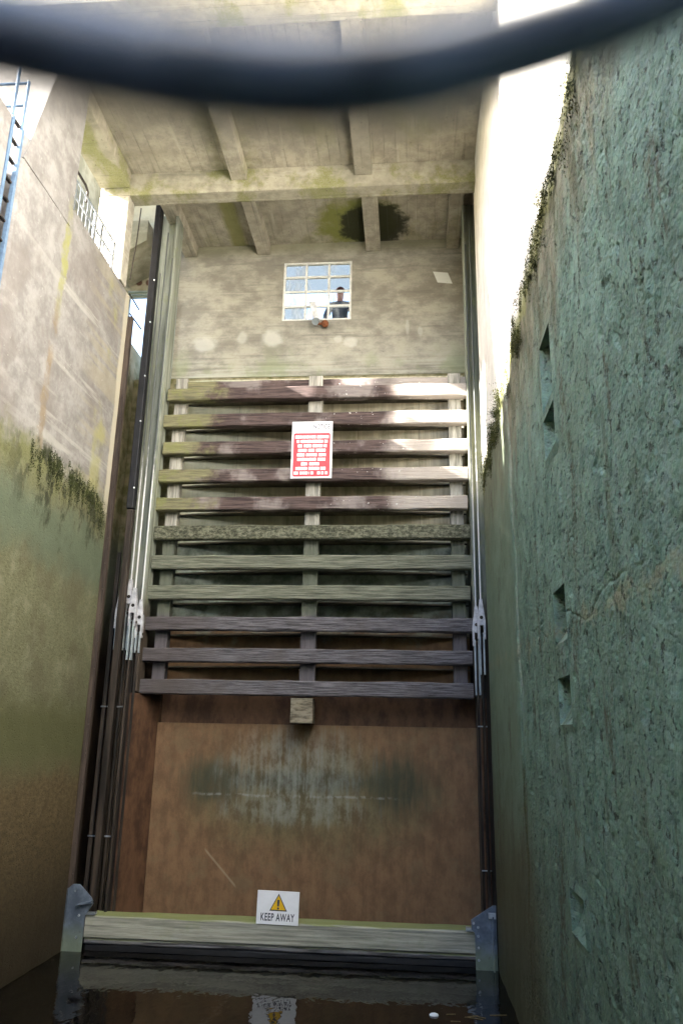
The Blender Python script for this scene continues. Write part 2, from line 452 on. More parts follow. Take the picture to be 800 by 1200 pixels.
c = n.mix(n.rng(f, .3, .68), (.34, .34, .37), (.54, .54, .57))
c = n.mix(n.rng(n.noise(22, 4, .6, off=(2, 2, 0)), .6, .74, 0, .5), c, (.15, .12, .1))
MAT['clevis'] = n.out(c, .5, .1)
MAT['whiteframe'] = simple('white_frame_paint', (.72, .72, .7), .5, 0, .1, 20)
MAT['bluepaint'] = simple('blue_grey_zinc_paint', (.13, .2, .3), .5, .1, .2, 12)
MAT['zincsheet'] = simple('dull_zinc_sheet', (.3, .34, .36), .55, .2, .25, 3)

# floating baulk
n = N('mossy_baulk_timber')
gr = n.noise(4, 7, .68, st=(.3, 4, 7))
c = n.mix(n.rng(gr, .33, .66), (.19, .19, .155), (.4, .395, .33))
c = n.mix(n.rng(n.noise(1.6, 6, .65, off=(3, 0, 1)), .5, .66, 0, .6), c, (.22, .24, .14))
c = n.mix(n.mul(n.rng(n.nz, .6, .9), .8), c, (.22, .25, .075))
c = n.mix(n.rng(n.add(n.z, n.mul(gr, .08)), .53, .5), c, n.mix(n.rng(gr, .4, .6), (.03, .028, .03), (.19, .18, .19)))
c = n.mix(n.rng(n.noise(30, 4, .7, st=(.1, 2, 4)), .6, .7, 0, .6), c, (.06, .06, .04))
n.bump([(gr, .008)])
MAT['baulk'] = n.out(c, .75)

MAT['signwhite'] = simple('white_sign_enamel', (.8, .81, .84), .4, 0, .04, 8, .0005)
MAT['signred'] = simple('faded_red_sign_paint', (.62, .06, .075), .5, 0, .12, 8, .0005)
MAT['signink'] = simple('faded_black_ink', (.06, .06, .085), .6, 0, .3, 40, .0002)
MAT['signyellow'] = simple('yellow_sign_paint', (.75, .45, .015), .5, 0, .08, 20, .0002)
MAT['rustball'] = simple('rust_fitting', (.2, .07, .03), .8, 0, .4, 30)
MAT['skinperson'] = simple('skin', (.42, .2, .17), .6, 0, .08, 30, .0005)
MAT['shirt'] = simple('navy_cloth', (.025, .035, .06), .9, 0, .2, 30)
MAT['trouser'] = simple('dark_cloth', (.03, .03, .035), .9, 0, .2, 30)
MAT['cap'] = simple('plum_cap_cloth', (.1, .03, .05), .9, 0, .2, 30)
MAT['foam'] = simple('white_foam', (.75, .78, .8), .7, 0, .08, 30)
MAT['straw'] = simple('straw', (.14, .1, .04), .8, 0, .3, 30)
n = N('moss_leaves')
oi = n.noise(9, 4, .6)
c = n.mix(n.rng(oi, .35, .65), (.02, .026, .006), (.09, .095, .02))
MAT['moss'] = n.out(c, .9)
n = N('dark_moss_leaves')
oi = n.noise(9, 4, .6)
c = n.mix(n.rng(oi, .35, .65), (.012, .016, .006), (.05, .06, .018))
MAT['moss_dark'] = n.out(c, .9)

# rope
n = N('blue_black_rope')
f = n.noise(120, 3, .6)
c = n.mix(n.rng(f, .35, .65), (.045, .055, .1), (.15, .185, .3))
MAT['rope'] = n.out(c, .34, 0, .9)
n.b.inputs['Sheen Weight'].default_value = .5
n.b.inputs['Sheen Roughness'].default_value = .4
n.b.inputs['Sheen Tint'].default_value = (.55, .7, 1, 1)

# water
n = N('dark_lock_water')
w1 = n.noise(2.2, 3, .5, st=(1, .55, 1), dist=.6)
w2 = n.noise(9, 2, .5, st=(1, .6, 1), dist=.3)
n.bump([(w1, .008), (w2, .002)])
MAT['water'] = n.out((.007, .006, .004), .02, 0, .5)
n.b.inputs['IOR'].default_value = 1.33

def glass(name, tint, mixf):
    m = bpy.data.materials.new(name); m.use_nodes = True
    t = m.node_tree; t.nodes.clear()
    o = t.nodes.new('ShaderNodeOutputMaterial')
    tr = t.nodes.new('ShaderNodeBsdfTransparent'); tr.inputs[0].default_value = (*tint, 1)
    gl = t.nodes.new('ShaderNodeBsdfGlossy'); gl.inputs[1].default_value = .05
    ns = t.nodes.new('ShaderNodeTexNoise'); ns.inputs['Scale'].default_value = 3
    df = t.nodes.new('ShaderNodeBsdfDiffuse'); df.inputs[0].default_value = (.45, .49, .53, 1)
    mr = t.nodes.new('ShaderNodeMapRange'); mr.inputs[1].default_value = .4; mr.inputs[2].default_value = .7
    mr.inputs[3].default_value = .03; mr.inputs[4].default_value = mixf
    t.links.new(ns.outputs[0], mr.inputs[0])
    m1 = t.nodes.new('ShaderNodeMixShader'); m1.inputs[0].default_value = .07
    t.links.new(tr.outputs[0], m1.inputs[1]); t.links.new(gl.outputs[0], m1.inputs[2])
    m2 = t.nodes.new('ShaderNodeMixShader')
    t.links.new(mr.outputs[0], m2.inputs[0]); t.links.new(m1.outputs[0], m2.inputs[1]); t.links.new(df.outputs[0], m2.inputs[2])
    t.links.new(m2.outputs[0], o.inputs[0])
    return m
MAT['glass'] = glass('clear_pane_glass', (.9, .93, .95), .55)
MAT['glassblue'] = glass('blue_tinted_pane_glass', (.42, .36, .27), .7)

# ------------------------------------------------------------------ mesh helpers
def obj(name, bm, mat, parent=None, smooth=False, loc=None):
    me = bpy.data.meshes.new(name)
    if len(bm.faces) < 100000: bmesh.ops.recalc_face_normals(bm, faces=bm.faces)
    bm.to_mesh(me); bm.free()
    mats = mat if isinstance(mat, (list, tuple)) else [mat]
    for k in mats: me.materials.append(MAT[k])
    if smooth:
        for p in me.polygons: p.use_smooth = True
    o = bpy.data.objects.new(name, me)
    COL.objects.link(o)
    if parent is not None:
        o.parent = parent
        o.matrix_parent_inverse = Matrix.Translation(-parent.location) if parent.type == 'EMPTY' else Matrix()
    return o

def tag(o, label=None, cat=None, group=None, kind=None):
    if label: o['label'] = label
    if cat: o['category'] = cat
    if group: o['group'] = group
    if kind: o['kind'] = kind
    return o

def thing(name, loc, label, cat, group=None):
    o = bpy.data.objects.new(name, None)
    o.empty_display_size = .2
    o.location = loc
    COL.objects.link(o)
    return tag(o, label, cat, group)

def box(bm, x0, x1, y0, y1, z0, z1, bev=0.0):
    vs_ = [bm.verts.new(p) for p in ((x0, y0, z0), (x1, y0, z0), (x1, y1, z0), (x0, y1, z0), (x0, y0, z1), (x1, y0, z1), (x1, y1, z1), (x0, y1, z1))]
    fs = [bm.faces.new([vs_[i] for i in q]) for q in ((3, 2, 1, 0), (4, 5, 6, 7), (0, 1, 5, 4), (1, 2, 6, 5), (2, 3, 7, 6), (3, 0, 4, 7))]
    if bev:
        es = list({e for f in fs for e in f.edges})
        bmesh.ops.bevel(bm, geom=es, offset=bev, segments=2, affect='EDGES', profile=.6)

def prism(bm, poly, axis, a, b, bev=0.0):
    """poly of 2D points extruded along axis (0: pts are (y,z); 1: (x,z); 2: (x,y))"""
    def P(p, v):
        return {0: (v, p[0], p[1]), 1: (p[0], v, p[1]), 2: (p[0], p[1], v)}[axis]
    va = [bm.verts.new(P(p, a)) for p in poly]
    vb = [bm.verts.new(P(p, b)) for p in poly]
    fs = [bm.faces.new(va[::-1]), bm.faces.new(vb)]
    k = len(poly)
    for i in range(k):
        fs.append(bm.faces.new((va[i], va[(i+1) % k], vb[(i+1) % k], vb[i])))
    if bev:
        es = list({e for f in fs for e in f.edges})
        bmesh.ops.bevel(bm, geom=es, offset=bev, segments=2, affect='EDGES', profile=.6)

def tube(bm, p0, p1, r0, r1=None, n=10, caps=True):
    if r1 is None: r1 = r0
    p0, p1 = Vector(p0), Vector(p1)
    d = (p1-p0).normalized()
    a = d.orthogonal().normalized(); b = d.cross(a)
    A, B = [], []
    for i in range(n):
        t = 2*math.pi*i/n
        o = a*math.cos(t)+b*math.sin(t)
        A.append(bm.verts.new(p0+o*r0)); B.append(bm.verts.new(p1+o*r1))
    for i in range(n):
        bm.faces.new((A[i], A[(i+1) % n], B[(i+1) % n], B[i]))
    if caps:
        bm.faces.new(A[::-1]); bm.faces.new(B)

def path(bm, pts, r, n=10):
    pts = [Vector(p) for p in pts]
    rings = []
    prev = None
    for i, p in enumerate(pts):
        d = (pts[min(i+1, len(pts)-1)]-pts[max(i-1, 0)]).normalized()
        if prev is None: a = d.orthogonal().normalized()
        else: a = (prev-d*prev.dot(d)).normalized()
        prev = a
        b = d.cross(a)
        rr = r(i/(len(pts)-1)) if callable(r) else r
        rings.append([bm.verts.new(p+(a*math.cos(2*math.pi*k/n)+b*math.sin(2*math.pi*k/n))*rr) for k in range(n)])
    for i in range(len(rings)-1):
        for k in range(n):
            bm.faces.new((rings[i][k], rings[i][(k+1) % n], rings[i+1][(k+1) % n], rings[i+1][k]))
    bm.faces.new(rings[0][::-1]); bm.faces.new(rings[-1])

def dup(root, loc, label=None):
    r = root.copy(); COL.objects.link(r); r.location = loc
    if label: r['label'] = label
    for ch in list(root.children):
        c = ch.copy(); COL.objects.link(c); c.parent = r
        c.matrix_parent_inverse = ch.matrix_parent_inverse.copy()
        for g in list(ch.children):
            d = g.copy(); COL.objects.link(d); d.parent = c
            d.matrix_parent_inverse = g.matrix_parent_inverse.copy()
    return r

def timber(bm, x0, x1, y0, y1, z0, z1, seed, seg=40, jit=.013, endj=.02):
    """a rough-sawn baulk running along X, slightly uneven"""
    rnd = random.Random(seed)
    k = 12
    rings = []
    bv = .018
    prof = [(y0, z0+bv), (y0+bv, z0), (y1-bv, z0), (y1, z0+bv), (y1, z1-bv), (y1-bv, z1), (y0+bv, z1), (y0, z1-bv)]
    for i in range(seg+1):
        x = x0+(x1-x0)*i/seg
        ring = []
        for j, (y, z) in enumerate(prof):
            v = mnoise.noise_vector(Vector((x*1.7, j*1.3+seed*5, seed)))
            w = mnoise.noise_vector(Vector((x*9, j*1.3+seed*5, seed+30)))
            ring.append(bm.verts.new((x, y+v.y*jit+w.y*jit*.4, z+v.z*jit+w.z*jit*.5)))
        rings.append(ring)
    for i in range(seg):
        for j in range(8):
            bm.faces.new((rings[i][j], rings[i][(j+1) % 8], rings[i+1][(j+1) % 8], rings[i+1][j]))
    bm.faces.new(rings[0][::-1]); bm.faces.new(rings[-1])

WL = 0.33          # water level
XR = 3.08          # right lock wall face
XL = -3.0          # left lock wall face

# ------------------------------------------------------------------ water, land
bm = bmesh.new()
nx, ny = 2, 40
g = [[bm.verts.new((x, -28+41.6*j/ny, WL)) for x in (-3.6, 0, 3.9)] for j in range(ny+1)]
for j in range(ny):
    for i in range(2):
        bm.faces.new((g[j][i], g[j][i+1], g[j+1][i+1], g[j+1][i]))
tag(obj('water', bm, 'water'), kind='structure')
MAT['grass'] = simple('grassy_bank', (.06, .085, .03), .95, 0, .4, .6, .05)
bm = bmesh.new()
def sheet(x0, x1, y0, y1, z):
    bm.faces.new([bm.verts.new(p) for p in ((x0, y0, z), (x1, y0, z), (x1, y1, z), (x0, y1, z))])
GZ = 9.6
sheet(-900, -4.6, -900, 900, GZ); sheet(4.6, 900, -900, 900, GZ); sheet(-4.6, 4.6, -900, -29, GZ); sheet(-4.6, 4.6, 14.6, 900, 8.5)
tag(obj('ground', bm, 'grass'), kind='structure')

# ------------------------------------------------------------------ left lock wall
def displaced_face(bm, fixed, us, vs2, mapf, skip=None, amp=.01, zero=None, sc=2.0):
    grid = {}
    def V(i, j):
        if (i, j) not in grid:
            p = Vector(mapf(us[i], vs2[j]))
            a = amp
            if zero and zero(us[i], vs2[j]): a = 0
            if i in (0, len(us)-1) or j in (0, len(vs2)-1): a *= .3
            h = mnoise.fractal(p*sc, 1.0, 2.0, 4)
            p += Vector(fixed)*h*a
            grid[(i, j)] = bm.verts.new(p)
        return grid[(i, j)]
    for i in range(len(us)-1):
        for j in range(len(vs2)-1):
            if skip and skip((us[i]+us[i+1])/2, (vs2[j]+vs2[j+1])/2): continue
            bm.faces.new((V(i, j), V(i+1, j), V(i+1, j+1), V(i, j+1)))

def lin(a, b, step):
    k = max(1, round((b-a)/step))
    return [a+(b-a)*i/k for i in range(k+1)]

SL0, SL1 = 7.6, 7.93        # ladder slot in the wall
NEAR_TOP, LEDGE = 10.72, 10.8
bm = bmesh.new()
# near length below its added parapet, then the length past the ladder slot
box(bm, -4.6, XL, -28, SL0, -1, NEAR_TOP, .03)
box(bm, -4.6, -3.45, SL0, SL1, -1, 10.3)
ys = lin(SL1+.06, 11.84, .1); zs = lin(-1, LEDGE-.06, .12)
displaced_face(bm, (1, 0, 0), ys, zs, lambda y, z: (XL, y, z), amp=.012)
def quadv(*ps): bm.faces.new([bm.verts.new(p) for p in ps])
# rounded top arris, ledge, ends
quadv((XL, SL1+.06, LEDGE-.06), (XL, 11.84, LEDGE-.06), (XL-.06, 11.84, LEDGE), (XL-.06, SL1+.06, LEDGE))
quadv((XL-.06, SL1+.06, LEDGE), (XL-.06, 11.84, LEDGE), (-4.6, 11.84, LEDGE), (-4.6, SL1+.06, LEDGE))
quadv((XL, 11.84, -1), (XL-.06, 11.9, -1), (XL-.06, 11.9, LEDGE), (XL, 11.84, LEDGE-.06))
quadv((XL-.06, 11.9, -1), (-4.6, 11.9, -1), (-4.6, 11.9, LEDGE), (XL-.06, 11.9, LEDGE))
quadv((XL, SL1+.06, -1), (XL-.06, SL1, -1), (XL-.06, SL1, LEDGE), (XL, SL1+.06, LEDGE-.06))
quadv((XL-.06, SL1, -1), (-3.45, SL1, -1), (-3.45, SL1, LEDGE), (XL-.06, SL1, LEDGE))
quadv((-4.6, SL1, -1), (-4.6, 11.9, -1), (-4.6, 11.9, LEDGE), (-4.6, SL1, LEDGE))
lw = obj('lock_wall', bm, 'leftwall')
tag(lw, 'pale stained concrete lock wall with olive slime below, left of the gate', 'wall')
bm = bmesh.new()
box(bm, -4.6, -3.25, -28, 6.6, NEAR_TOP+.003, NEAR_TOP+.9, .03)  # unseen parapet, added to set the sun line on the right wall
obj('sun_block_parapet', bm, 'column', lw)

# ------------------------------------------------------------------ right lock wall with its ladder pockets
PY0, PY1 = 5.9, 6.38
pockets = []
for zt in (8.85, 6.68, 4.48, 2.3):
    pockets.append((zt-.95, zt, .26))
    if zt > 2.5: pockets.append((zt-1.5, zt-1.12+.3, .14))
pockets = [(6.68-.62, 6.68, .3), (5.62, 5.98, .17), (4.48-.42, 4.48, .3), (3.45, 3.8, .17), (8.85-.6, 8.85, .3), (7.85, 8.2, .17), (2.0, 2.3, .12)]
def steps(knots):
    out = [knots[0][0]]
    for (a, _), (b, st) in zip(knots[:-1], knots[1:]):
        out += lin(a, b, st)[1:]
    return out
ys = steps([(-28, 0), (1.8, 3), (2.2, .05), (4.6, .0085), (PY0, .014), (PY1, .016), (7.4, .016), (9.2, .03), (11.84, .08)])
zb = sorted({v for p in pockets for v in p[:2]})
zs = [-1.0, .2]
for v in zb + [9.1]: zs += lin(zs[-1], v, .0095)[1:]
zs += lin(9.1, 10.5, .04)[1:] + [12, 15.2]
Yg, Zg = np.meshgrid(np.array(ys), np.array(zs), indexing='ij')
def h2(i, j, k):
    x = np.sin(i*127.1+j*311.7+k*74.7)*43758.5453
    return x-np.floor(x)
def vnoise(u, v, k):
    i, j = np.floor(u), np.floor(v)
    f, g = u-i, v-j
    f, g = f*f*(3-2*f), g*g*(3-2*g)
    return (h2(i, j, k)*(1-f)+h2(i+1, j, k)*f)*(1-g)+(h2(i, j+1, k)*(1-f)+h2(i+1, j+1, k)*f)*g
def fbm(u, v, k, o=5):
    t = 0; a = .5
    for q in range(o):
        t = t+a*(vnoise(u, v, k+q)-.5); a *= .55; u, v = u*2.03+3.1, v*2.03+1.7
    return t
def stones(cell, k, prob):
    u, v = Yg/cell, Zg/cell
    i, j = np.floor(u), np.floor(v)
    H = np.zeros_like(u)
    for di in (-1, 0, 1):
        for dj in (-1, 0, 1):
            a, b = i+di, j+dj
            cx, cz = a+h2(a, b, k), b+h2(a, b, k+1)
            r = .35+.45*h2(a, b, k+2)
            q = h2(a, b, k+3)
            d2 = ((u-cx)**2+(v-cz)**2)/r**2
            hh = np.sqrt(np.clip(1-d2, 0, 1))*r
            H = np.maximum(H, np.where(q < prob, hh, 0))
    return H*cell
rough = np.clip((fbm(Yg*.9, Zg*.7, 60)+.16)*4.0, .45, 1)*np.clip((9.3-Yg)/.9, .06, 1)*np.clip((8.42-.1*Yg-Zg)/.15+.5, .12, 1)
pit = np.clip((fbm(Yg*7, Zg*8, 80, 4)-.17)*9, 0, 1)
D = fbm(Yg*.8, Zg*.7, 10)*.09 + fbm(Yg*7, Zg*7, 20, 3)*.008*rough + rough*(stones(.026, 31, .65)*.16+stones(.016, 41, .85)*.36) - pit*.013*rough
D -= .05*np.exp(-((Yg-8.62+fbm(Yg*0, Zg*2, 70)*.2)/.04)**2)*np.clip(Zg/3-.2, .3, 1)*.6
for a, b, d in pockets:
    dy = np.maximum(np.maximum(PY0-Yg, Yg-PY1), 0); dz = np.maximum(np.maximum(a-Zg, Zg-b), 0)
    wgt = np.clip(np.sqrt(dy*dy+dz*dz)/.07, 0, 1)
    D = D*wgt+.012*(1-wgt)
for z0, sl, wv, y0, y1 in ((2.72, .05, .12, 1.9, 3.7), (4.02, .035, .15, 2.2, 8.4), (1.75, -.16, .2, 2.2, 4.6), (6.3, .2, .25, 2.3, 3.4)):
    zc_ = z0+sl*Yg+fbm(Yg*1.5, Yg*0+z0, 90)*wv*2
    D -= .009*np.exp(-((Zg-zc_)/.01)**2)*np.clip((Yg-y0)/.2, 0, 1)*np.clip((y1-Yg)/.3, 0, 1)*np.clip(fbm(Yg*2, Zg*0+z0, 95)*6+.6, 0, 1)
edge = np.minimum(1, np.minimum(np.abs(Yg-11.84)/.3, 1))
D *= edge
ny_, nz_ = Yg.shape
vid = np.arange(ny_*nz_).reshape(ny_, nz_)
co = np.stack([XR-D, Yg, Zg], -1).reshape(-1, 3)
yc = (Yg[:-1, :-1]+Yg[1:, 1:])/2; zc = (Zg[:-1, :-1]+Zg[1:, 1:])/2
keep = np.ones_like(yc, bool)
for a, b, d in pockets: keep &= ~((yc > PY0) & (yc < PY1) & (zc > a) & (zc < b))
qd = np.stack([vid[:-1, :-1], vid[:-1, 1:], vid[1:, 1:], vid[1:, :-1]], -1)[keep]
face_me = bpy.data.meshes.new('face')
face_me.vertices.add(len(co)); face_me.vertices.foreach_set('co', co.ravel().astype(np.float32))
face_me.loops.add(qd.size); face_me.loops.foreach_set('vertex_index', qd.ravel().astype(np.int32))
face_me.polygons.add(len(qd)); face_me.polygons.foreach_set('loop_start', (np.arange(len(qd))*4).astype(np.int32))
face_me.update(calc_edges=True)
bm = bmesh.new()
bm.from_mesh(face_me)
bpy.data.meshes.remove(face_me)
def rim(p):
    """height of the displaced face at a pocket corner"""
    i = int(np.argmin(np.abs(np.array(ys)-p[1]))); j = int(np.argmin(np.abs(np.array(zs)-p[2])))
    return (XR-D[i, j], ys[i], zs[j])
for a, b, d in pockets:
    A = [(XR-.012, PY0, a), (XR-.012, PY1, a), (XR-.012, PY1, b), (XR-.012, PY0, b)]
    k = b-a
    B = [(XR+.03, PY0+.03, a+.05), (XR+.03, PY1-.03, a+.05), (XR+d, PY1-.06, b-.04*k), (XR+d, PY0+.02, b-.04*k)]
    for i in range(4):
        quadv(A[i], A[(i+1) % 4], B[(i+1) % 4], B[i])
    quadv(*B)
quadv((XR, 11.84, -1), (XR+.06, 11.9, -1), (XR+.06, 11.9, 15.2), (XR, 11.84, 15.2))
quadv((XR+.06, 11.9, -1), (4.6, 11.9, -1), (4.6, 11.9, 15.2), (XR+.06, 11.9, 15.2))
quadv((XR, -28, 15.2), (XR, 11.84, 15.2), (4.6, 11.84, 15.2), (4.6, -28, 15.2))
quadv((4.6, -28, -1), (4.6, 11.9, -1), (4.6, 11.9, 15.2), (4.6, -28, 15.2))
# the chamber's far end behind the viewer, one pour with this wall
quadv((XR, -28, -1), (-4.6, -28, -1), (-4.6, -28, 7), (XR, -28, 7))
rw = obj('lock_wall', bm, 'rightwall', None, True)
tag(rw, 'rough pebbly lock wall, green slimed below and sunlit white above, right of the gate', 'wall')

# moss hanging along the high-water line
def moss(name, mat, spots, label, cat='moss'):
    bm = bmesh.new()
    rnd = random.Random(name + label)
    for (p, nrm, rad, cnt, hang) in spots:
        for _ in range(cnt):
            v = Vector((rnd.gauss(0, 1), rnd.gauss(0, 1), rnd.gauss(0, 1)))*rad*.5
            q = Vector(p)+v+Vector(nrm)*abs(rnd.gauss(0, 1))*rad*.35
            if (q-Vector(p)).dot(Vector(nrm)) < -.005: q -= Vector(nrm)*((q-Vector(p)).dot(Vector(nrm))*1.0)
            q.z -= rnd.random()*hang
            s = rnd.uniform(.005, .014)
            d = Vector((rnd.gauss(0, 1), rnd.gauss(0, 1), rnd.gauss(0, 1)-.7)).normalized()
            a = d.orthogonal().normalized()
            w = [q, q+d*s*.8+a*s*.5, q+d*s*2, q+d*s*.8-a*s*.5]
            bm.faces.new([bm.verts.new(k) for k in w])
    return tag(obj(name, bm, mat), label, cat, kind='stuff')
rnd = random.Random(3)
spots = []
for i in range(150):
    y = 4.4+7.3*rnd.random()
    z = 8.45-.1*y+rnd.gauss(0, .13)
    spots.append(((XR, y, z), (-1, 0, 0), rnd.uniform(.03, .085), rnd.randint(60, 190), rnd.uniform(.05, .3)))
moss('moss', 'moss', spots, 'moss fringe hanging along the high-water line of the rough wall')
spots = []
for i in range(110):
    y = min(11.7, rnd.choice((9.35, 9.75, 9.95, 10.5, 10.7, 11.1, 11.45))+rnd.gauss(0, .12))
    z = 6.93+rnd.gauss(0, .06)-max(0, y-10.8)*.1
    spots.append(((XL, y, z), (1, 0, 0), rnd.uniform(.02, .04), rnd.randint(40, 110), rnd.uniform(.05, .45)))
moss('moss', 'moss_dark', spots, 'dark moss drips hanging along the top of the olive slime')

# ------------------------------------------------------------------ concrete portal over the gate
# recess at the left: low side wall, lintel with rust spots, zinc sheet
n = N('recess_concrete')
mid = n.noise(2.4, 6, .65)
c = n.mix(n.rng(mid, .35, .65), (.24, .225, .16), (.42, .39, .3))
c = n.mix(n.rng(n.add(n.z, mid), 11.0, 10.4), c, n.mix(n.rng(n.noise(5, 5), .35, .65), (.13, .125, .05), (.3, .27, .17)))
c = n.mix(n.rng(n.add(n.z, n.mul(mid, 1.2)), 7.8, 6.8), c, n.mix(mid, (.06, .07, .045), (.16, .18, .14)))
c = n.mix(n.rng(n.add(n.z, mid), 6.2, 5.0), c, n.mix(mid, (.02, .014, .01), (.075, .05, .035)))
for cx in (-3.56, -3.36):
    c = n.mix(n.mul(n.rng(n.y, 13.55, 13.59), n.ell(n.x, n.z, cx, 12.16, .08, .085, 1, .6, n.mul(n.sub(mid, .5), .5))), c, (.09, .045, .03))
n.bump([(mid, .01), (n.noise(40, 3), .003)])
MAT['recess'] = n.out(c, .88)
pt = thing('gate_portal', (0, 10, LEDGE), 'concrete portal with ribbed ceiling and beams spanning above the lock gate', 'portal')
CZ, SO = 12.95, 12.5
bm = bmesh.new()
prism(bm, [(7.96, 10.4), (9.38, 10.4), (9.45, 13.3), (8.75, 13.3)], 0, -4.4, XL+.012, .01)
obj('pier', bm, 'leftwall', pt)
bm = bmesh.new()
prism(bm, [(-3.55, 11.37), (XL-.003, 11.37), (XL-.003, 11.64), (-3.2, 11.64), (-3.2, 11.45), (-3.55, 11.45)], 2, LEDGE+.003, SO-.003, .015)
obj('column', bm, 'column', pt)
bm = bmesh.new()
box(bm, -3.55, XL-.003, 9.46, 11.36, SO+.15, 13.6, .02)
obj('side_beam', bm, 'mossbeam', pt)
bm = bmesh.new()
box(bm, -4.6, -3.555, 9.46, 11.36, 13.45, 13.6, .01)  # slab added outside the side beam to stop sun
obj('sun_block_slab', bm, 'portal_x', pt)
bm = bmesh.new()
box(bm, -3.55, 3.3, 11.37, 11.68, SO, 13.6, .025)
obj('cross_beam', bm, 'portal_x', pt)
bm = bmesh.new()
box(bm, -3.75, 3.3, 7.6, 8.1, SO-.02, 13.6, .025)
obj('front_beam', bm, 'portal_x', pt)
bm = bmesh.new()
box(bm, XL+.002, 3.3, 8.102, 11.368, CZ, 13.6)
obj('ceiling_slab', bm, 'portal', pt)
bm = bmesh.new()
box(bm, -2.66, 3.3, 11.682, 13.598, CZ+.003, 13.6)
obj('ceiling_slab', bm, 'portal', pt)
bm = bmesh.new()          # closed hoist shaft over the left guide
quad = [(-4.6, -2.66)]
box(bm, -4.6, -4.4, 11.69, 13.9, 12.3, 15); box(bm, -4.398, -2.66, 13.61, 13.9, 13.2, 15); box(bm, -4.398, -2.66, 11.69, 13.6, 14.8, 15)
obj('hoist_shaft', bm, 'recess', pt)
bm = bmesh.new(); box(bm, -5.2, -4.61, 11.46, 14.6, 8, 14.9, .02)  # outer wall added to stop a stray sun patch on the window wall
obj('sun_block_wall', bm, 'column', pt)
for x0, x1, y0, y1 in ((-1.18, -.9, 8.102, 11.368), (1.0, 1.3, 8.102, 11.368), (-2.65, -2.38, 11.682, 13.598), (-1.13, -.87, 11.682, 13.598), (1.08, 1.37, 11.682, 13.598), (2.68, 2.93, 11.682, 13.598)):
    bm = bmesh.new()
    box(bm, x0, x1, y0, y1, 12.72, CZ+.05, .012)
    obj('rib', bm, 'portal', pt)

# ------------------------------------------------------------------ back wall with the grid window
ww = thing('window_wall', (.2, 13.6, 10), 'grey board-marked concrete wall with a small twelve-pane window above the slats', 'wall')
WX0, WX1, WZ0, WZ1 = -.575, .8, 11.2, 12.52
bm = bmesh.new()
xs = [-2.8, WX0, WX1, 3.3]; zs = [10.0, WZ0, WZ1, 13.3]
for i in range(3):
    for j in range(3):
        if i == 1 and j == 1: continue
        x0, x1, z0, z1 = xs[i], xs[i+1], zs[j], zs[j+1]
        quadv((x0, 13.6, z0), (x1, 13.6, z0), (x1, 13.6, z1), (x0, 13.6, z1))
        quadv((x0, 13.74, z0), (x1, 13.74, z0), (x1, 13.74, z1), (x0, 13.74, z1))
for (a, b) in (((WX0, WZ0), (WX1, WZ0)), ((WX1, WZ0), (WX1, WZ1)), ((WX1, WZ1), (WX0, WZ1)), ((WX0, WZ1), (WX0, WZ0)),
               ((-2.8, 10), (3.3, 10)), ((3.3, 10), (3.3, 13.3)), ((3.3, 13.3), (-2.8, 13.3)), ((-2.8, 13.3), (-2.8, 10))):
    quadv((a[0], 13.6, a[1]), (b[0], 13.6, b[1]), (b[0], 13.74, b[1]), (a[0], 13.74, a[1]))
bmesh.ops.remove_doubles(bm, verts=bm.verts, dist=1e-5)
obj('wall', bm, 'winwall', ww)
bm = bmesh.new()
fy0, fy1 = 13.62, 13.68
w = .04
box(bm, WX0, WX0+w, fy0, fy1, WZ0, WZ1); box(bm, WX1-w, WX1, fy0, fy1, WZ0, WZ1)
box(bm, WX0+w, WX1-w, fy0, fy1, WZ0, WZ0+w); box(bm, WX0+w, WX1-w, fy0, fy1, WZ1-w, WZ1)
cw, ch = (WX1-WX0)/3, (WZ1-WZ0)/4
for i in (1, 2): box(bm, WX0+i*cw-.02, WX0+i*cw+.02, fy0+.004, fy1-.004, WZ0+w, WZ1-w)
for j in (1, 2, 3):
    for i in range(3):
        box(bm, WX0+i*cw+(.02 if i else w), WX0+(i+1)*cw-(.02 if i < 2 else w), fy0+.006, fy1-.006, WZ0+j*ch-.02, WZ0+j*ch+.02)
fr = obj('window', bm, 'whiteframe', ww)
bm = bmesh.new()
for i in range(3):
    for j in range(4):
        x0, x1, z0, z1 = WX0+i*cw+.015, WX0+(i+1)*cw-.015, WZ0+j*ch+.015, WZ0+(j+1)*ch-.015
        t = random.Random(i*7+j).uniform(-.004, .004)
        f = bm.faces.new([bm.verts.new(p) for p in ((x0, 13.655+t, z0), (x1, 13.655-t, z0), (x1, 13.655-t, z1), (x0, 13.655+t, z1))])
        f.material_index = 1 if (j >= 2 or (i == 0 and j == 0)) else 0
obj('pane', bm, ['glass', 'glassblue'], fr)

rc = thing('recess_wall', (-3.5, 13, 5), 'olive stained concrete recess wall behind the left guide rails', 'wall')
bm = bmesh.new()
box(bm, -3.75, -3.45, 11.91, 14.3, -1, 10.6, .02)
obj('side_wall', bm, 'recess', rc)
bm = bmesh.new()
box(bm, -4.398, -2.803, 13.602, 13.9, 11.97, 13.198, .015)
obj('lintel', bm, 'recess', rc)
bm = bmesh.new()
box(bm, -3.449, 3.3, 13.602, 13.9, -1, 9.99)
obj('back_wall', bm, 'recess', rc)
bm = bmesh.new()          # sloping haunch under the beam
prism(bm, [(-3.74, 12.9), (-3.1, 12.9), (-3.1, 12.45), (-3.74, 12.05)], 1, 12.6, 13.59, .01)
obj('haunch', bm, 'recess', rc)

rc2 = thing('recess_wall', (3.4, 13, 5), 'dark narrow concrete recess behind the right guide rails', 'wall')
bm = bmesh.new()
box(bm, 3.305, 3.6, 11.903, 14.3, -1, 15.2, .01)
obj('side_wall', bm, 'recess', rc2)

